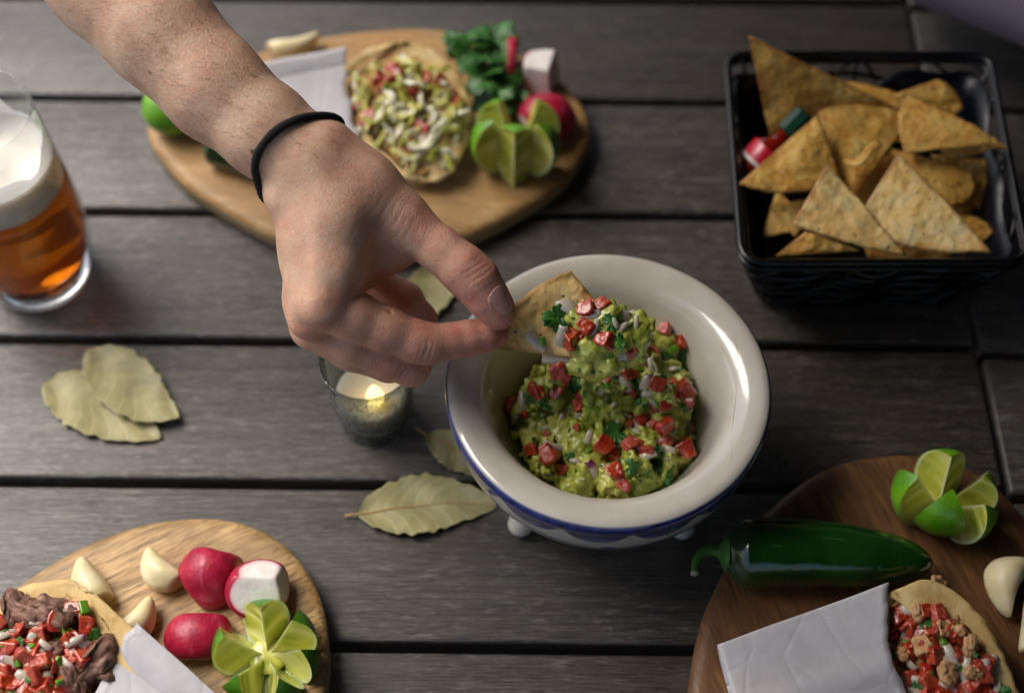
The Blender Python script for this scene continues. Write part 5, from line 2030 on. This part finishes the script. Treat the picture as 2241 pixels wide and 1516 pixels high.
# beef taco, bottom left corner
mo = [(-110, 1440, 3.6), (-60, 1360, 4.0), (20, 1300, 4.3), (80, 1276, 4.5), (140, 1266, 4.7), (185, 1284, 4.7), (212, 1330, 4.6), (240, 1388, 4.4), (256, 1450, 4.0), (230, 1520, 3.4), (150, 1600, 3.1), (20, 1640, 3.0), (-90, 1560, 3.2)]
tail = P(560, 1720, BT + 1.6)
def p0(x, y): return x > 276 - (y - 1390) * 0.6 + 5 * math.sin(y * 0.13)
root, fg, mp = taco("beef taco with diced tomato salsa in the bottom left corner", mo, tail, 0.45, p0, 0.85, 0.75, 0.34, 3)
poly = [(q[0], q[1]) for q in mo]
low = [(-60, 1380), (60, 1345), (130, 1330), (215, 1345), (215, 1400), (170, 1480), (110, 1560), (-80, 1560)]
tr = fill(root, fg, mp, M['beef'], "beef_bed", [("beef_piece", BEEF, .6, 1.0, 1.0, 20)], 46, 4, poly)
for x, y, s in [(60, 1335, 1.3), (120, 1345, 1.2), (30, 1345, .9), (205, 1440, 1.3), (215, 1470, 1.1), (160, 1505, 1.2)]:
    scatter_at(tr, root, "beef_piece", BEEF, x, y, s, None, 0.4, 0.4)
def salsa(tr, root, low, nt, no, ng, nc, seed, st=(0.85, 1.2), lift=0.45, sep=17):
    r = random.Random(seed)
    xs, ys = [q[0] for q in low], [q[1] for q in low]
    def pick(n, md, fn):
        got, tries = [], 0
        while len(got) < n and tries < 4000:
            tries += 1
            x, y = r.uniform(min(xs), max(xs)), r.uniform(min(ys), max(ys))
            if inside(low, x, y) and all((x - a) ** 2 + (y - b) ** 2 > md * md for a, b in got):
                got.append((x, y))
                fn(x, y)
    pick(nt, sep, lambda x, y: scatter_at(tr, root, "tomato_piece", TOM, x, y, r.uniform(*st), None, r.uniform(lift - .1, lift + .2), 0.7, r.randrange(7), 0.4))
    pick(no, sep, lambda x, y: scatter_at(tr, root, "onion_piece", ONI, x, y, r.uniform(.6, .95), None, r.uniform(lift + .1, lift + .35), 0.5, None, 0.4))
    pick(ng, sep, lambda x, y: scatter_at(tr, root, "chilli_piece", CHI, x, y, r.uniform(.6, .9), None, r.uniform(lift + .1, lift + .35), 0.6, None, 0.4))
    pick(nc, sep, lambda x, y: scatter_at(tr, root, "cilantro_leaf", CIL, x, y, r.uniform(.28, .45), None, r.uniform(lift + .2, lift + .45), 0.5, None, 0.4))
    got = [(r.uniform(min(xs), max(xs)), r.uniform(min(ys), max(ys))) for _ in range(90)]
    flecks(tr, root, [q for q in got if inside(low, *q)], M['herb'], size=0.12, seed=seed)
salsa(tr, root, low, 60, 30, 14, 14, 31, (0.7, 1.15), 0.35, 13)
scatter_at(tr, root, "chilli_piece", CHI, 178, 1342, 1.25, 0.2, 0.7, 0.2, 0)

# chicken taco, bottom right corner
mo = [(1946, 1400, 3.0), (1944, 1330, 3.8), (1962, 1293, 4.4), (2015, 1270, 4.8), (2070, 1280, 4.8), (2120, 1318, 4.6), (2165, 1375, 4.3), (2205, 1450, 3.9), (2232, 1540, 3.4), (2180, 1610, 3.0), (2090, 1630, 2.8), (2010, 1580, 2.8), (1972, 1500, 2.9)]
tail = P(1612, 1560, BT + 1.2)
def p0(x, y): return x < 1947 + max(0, y - 1415) * 0.4
root, fg, mp = taco("chicken taco with tomato and red onion in the bottom right corner", mo, tail, 0.82, p0, 0.6, 0.95, 0.2, 13)
poly = [(q[0], q[1]) for q in mo]
tr = fill(root, fg, mp, M['chicken'], "chicken_bed", [("chicken_piece", CHK, .4, .8, 1.0, 18)], 60, 6, poly)
low = [(1955, 1350), (1990, 1328), (2050, 1336), (2100, 1378), (2150, 1430), (2182, 1500), (2190, 1560), (2040, 1560), (1985, 1480), (1955, 1400)]
salsa(tr, root, low, 52, 24, 9, 12, 41, (0.7, 1.2), 0.3, 14)
for x, y, s in [(2100, 1422, .75), (2080, 1395, .7), (2030, 1405, .8), (2010, 1350, .6), (2070, 1470, .8), (1990, 1440, .6), (2050, 1385, .6), (2120, 1480, .6)]:
    scatter_at(tr, root, "chicken_piece", CHK, x, y, s, None, 0.75, 0.4)

# lettuce taco on the back board
mo = [(752, 195, 3.6), (790, 140, 4.6), (850, 104, 5.2), (910, 96, 5.2), (965, 125, 4.9), (1010, 180, 4.4), (1030, 250, 3.9), (1018, 320, 3.4), (985, 375, 2.9), (935, 396, 2.6), (880, 375, 2.6), (830, 325, 2.8), (785, 265, 3.1)]
tail = P(540, 265, BT + 1.4)
def p0(x, y): return x < 762 + max(0, y - 200) * 0.22 + 4 * math.sin(y * 0.09)
root, fg, mp = taco("taco topped with shredded lettuce on the back board", mo, tail, 0.7, p0, 0.5, 0.7, 0.2, 23)
poly = [(q[0], q[1]) for q in mo]
inn = [(775, 200), (820, 150), (900, 140), (985, 190), (1005, 260), (985, 340), (930, 385), (880, 350), (820, 290)]
tr = fill(root, fg, mp, M['shrimp'], "filling_bed", [("shrimp_piece", SHR, .7, 1.2, 1.0, 24)], 30, 8, inn)
for x, y, s in [(870, 165, 1.1), (985, 215, 1.1), (795, 240, 1.0), (890, 330, 1.0), (960, 255, .8), (838, 178, 1.3), (850, 190, 1.1), (935, 180, 1.2), (925, 285, 1.4), (815, 265, 1.2), (905, 200, .9), (810, 275, .9), (1000, 235, 1.0), (960, 190, 1.0)]:
    scatter_at(tr, root, "tomato_piece", TOM, x, y, s, None, 0.45, 0.4, rnd.randrange(7))
r = random.Random(77)
for k in range(125):
    for _ in range(40):
        x, y = r.uniform(765, 1015), r.uniform(140, 390)
        if inside(inn, x, y): break
    scatter_at(tr, root, "lettuce_shred", LETP if k % 3 == 0 else LET, x, y, r.uniform(.7, 1.15), None, r.uniform(.4, .8), 0.6)
for x, y, sp in [(950, 312, 0.5), (1045, 252, 0.7), (935, 385, 0.2), (1015, 300, 1.2)]:
    scatter_at(tr, root, "lettuce_shred", LETP, x, y, 1.5, sp, 0.8, 0.2)

# cilantro sprig on the back board
spr = thing("cilantro_sprig", "small bunch of fresh cilantro leaves on the back board", "cilantro", onb(1065, 190))
r = random.Random(4)
for k, (x, y, z) in enumerate([(1000, 95, 3.4), (1035, 80, 4.0), (1060, 70, 4.2), (1095, 85, 3.9), (1085, 110, 3.6), (1030, 115, 3.4), (1055, 125, 4.2), (1040, 150, 3.2), (1075, 150, 4.0), (1100, 160, 3.4), (1060, 180, 3.8), (1110, 190, 3.2), (1085, 205, 3.4), (1060, 215, 2.9), (1095, 228, 2.8), (1115, 215, 2.6), (1050, 200, 3.0), (1075, 120, 3.2)]):
    pos = P(x, y, z)
    piece("cilantro_leaf", CIL[k % 5], spr, pos, (r.uniform(-.5, .5), r.uniform(-.5, .5), r.uniform(0, 6.28)), r.uniform(1.05, 1.45))
for a, b in [((1070, 215, 2.0), (1035, 90, 3.8)), ((1075, 215, 2.0), (1090, 95, 3.7)), ((1080, 220, 2.0), (1060, 75, 4.0)), ((1085, 225, 1.95), (1105, 165, 3.2))]:
    p = spline([P(*a), (P(*a) + P(*b)) / 2 + V(0, 0, .5), P(*b)], 10)
    v, f = tube(p, 0.08, 6)
    obj("stalk", v, f, M['cilantro'], spr, attrs={"vein": np.zeros(len(v))})
# ------------------------------------------------------------------ beer glass at the left edge
GC = V(-28.45, 51.15, 0)
outer_p = [(0, 0.02), (2.3, 0.02), (2.75, 0.10), (2.95, 0.35), (3.0, 0.8), (3.12, 1.3), (3.38, 2.4), (3.58, 4.0), (3.62, 5.5), (3.56, 7.2), (3.44, 9.0), (3.32, 11.0), (3.22, 12.8), (3.17, 13.9), (3.15, 14.1)]
inner_p = [(3.07, 14.1), (3.07, 13.9), (3.10, 12.8), (3.20, 11.0), (3.32, 9.0), (3.44, 7.2), (3.46, 5.5), (3.42, 4.0), (3.18, 2.6), (2.7, 1.75), (1.8, 1.4), (0, 1.3)]
glass = thing("beer_glass", "curved clear beer glass cut by the left picture edge", "glass", GC)
WD = 1.05
outer_p = [(r_ * WD, z_) for r_, z_ in outer_p]
inner_p = [(r_ * WD, z_) for r_, z_ in inner_p]
v, f = lathe(outer_p + [(3.11 * WD, 14.17)] + inner_p, 96, GC)
obj("glass_wall", v, f, M['thin_glass'], glass)
v, f = lathe([(0, 0.06), (2.2, 0.06), (2.8, 0.14), (3.0, 0.36), (3.05, 0.8), (3.0, 1.05), (2.5, 1.22), (1.6, 1.2), (0, 1.16)], 72, GC)
obj("glass_base", v, f, M['glass'], glass)
beer = thing("beer", "amber beer with white foam filling the curved glass", "beer", GC + V(0, 0, 1.3))
E1 = 0.012
LV = 8.6
bp = [(0, 1.3 - E1), (1.8, 1.4 - E1), (2.7 + E1, 1.75), (3.18 + E1, 2.6), (3.42 + E1, 4.0), (3.46 + E1, 5.5), (3.44 + E1, 7.2), (3.345 + E1, LV), (0, LV)]
v, f = lathe([(r_ * WD, z_) for r_, z_ in bp], 96, GC)
obj("liquid", v, f, M['beer'], beer, smooth=True)
fp = [(0, LV + 0.004), (3.33, LV + 0.004), (3.30, 9.2), (3.24, 10.0), (3.22, 10.5), (2.95, 10.4), (2.3, 9.9), (1.6, 10.0), (0.8, 10.2), (0, 10.15)]
fs_ = spline(np.array(fp[2:]), 40)
v, f = lathe([(q[0] * WD, q[1]) for q in fp[:2] + [tuple(q) for q in fs_]], 96, GC)
top = v[:, 2] > 9.0
rr_ = np.hypot(v[:, 0] - GC[0], v[:, 1] - GC[1])
v[:, 2] += np.where(top & (rr_ < 2.95), 0.45 * fbm(v, 0.42, 2, 6) * np.clip((3.0 - rr_), 0, 1), 0)
obj("foam", v, f, M['foam'], beer)
# thin film of foam clinging above the head
v, f = lathe([(r_ * WD, z_) for r_, z_ in [(3.215, 10.4), (3.17, 11.3), (3.13, 12.3), (3.11, 12.3), (3.15, 11.3), (3.19, 10.4)]], 96, GC)
a = np.arctan2(v[:, 1] - GC[1], v[:, 0] - GC[0])
v[:, 2] = np.where(v[:, 2] > 10.5, 10.3 + (v[:, 2] - 10.3) * (0.35 + 0.65 * np.clip(vnoise(np.c_[np.cos(a) * 2, np.sin(a) * 2, 0 * a], 1, 4) + .4, 0, 1)), v[:, 2])
obj("foam_lacing", v, f, M['foam'], beer)

# ------------------------------------------------------------------ votive candle
CC = V(-7.75, 41.2, 0)
vot = thing("votive_holder", "smoky speckled glass candle holder under the curled fingers", "candle holder", CC)
op = [(0, 0.02), (1.75, 0.02), (1.98, 0.12), (2.08, 0.4), (2.2, 1.5), (2.34, 3.0), (2.48, 4.8), (2.58, 5.9)]
ip = [(2.52, 5.98), (2.45, 5.92), (2.36, 4.8), (2.22, 3.0), (2.08, 1.5), (1.85, 0.95), (1.2, 0.8), (0, 0.8)]
v, f = lathe(op + ip, 80, CC)
obj("glass_cup", v, f, M['votive'], vot)
can = thing("tealight", "lit cream tealight candle inside the smoky glass holder", "candle", CC + V(0, 0, 0.9))
v, f = lathe([(0, 0.85), (1.7, 0.85), (1.9, 1.0), (2.0, 2.5), (1.92, 2.72), (1.75, 2.76), (1.0, 2.66), (0, 2.62)], 56, CC)
obj("wax", v, f, M['wax'], can)
v, f = tube([CC + V(0.28, -.75, 2.6), CC + V(0.28, -.75, 3.0)], 0.06, 6)
obj("wick", v, f, M['wire'], can)
v, f = lathe([(0, 2.72), (0.26, 2.8), (0.46, 3.05), (0.49, 3.35), (0.40, 3.75), (0.21, 4.2), (0, 4.5)], 24, CC + V(0.28, -.75, 0))
obj("flame", v, f, M['flame'], can)
lp = bpy.data.lights.new("flame_light", 'POINT')
lp.energy = 0.001
lp.color = (1, 0.66, 0.3)
lp.shadow_soft_size = 0.005
lo_ = bpy.data.objects.new("flame_light", lp)
col.objects.link(lo_)
lo_.location = (CC + V(0.28, -.75, 4.6)) * 0.01
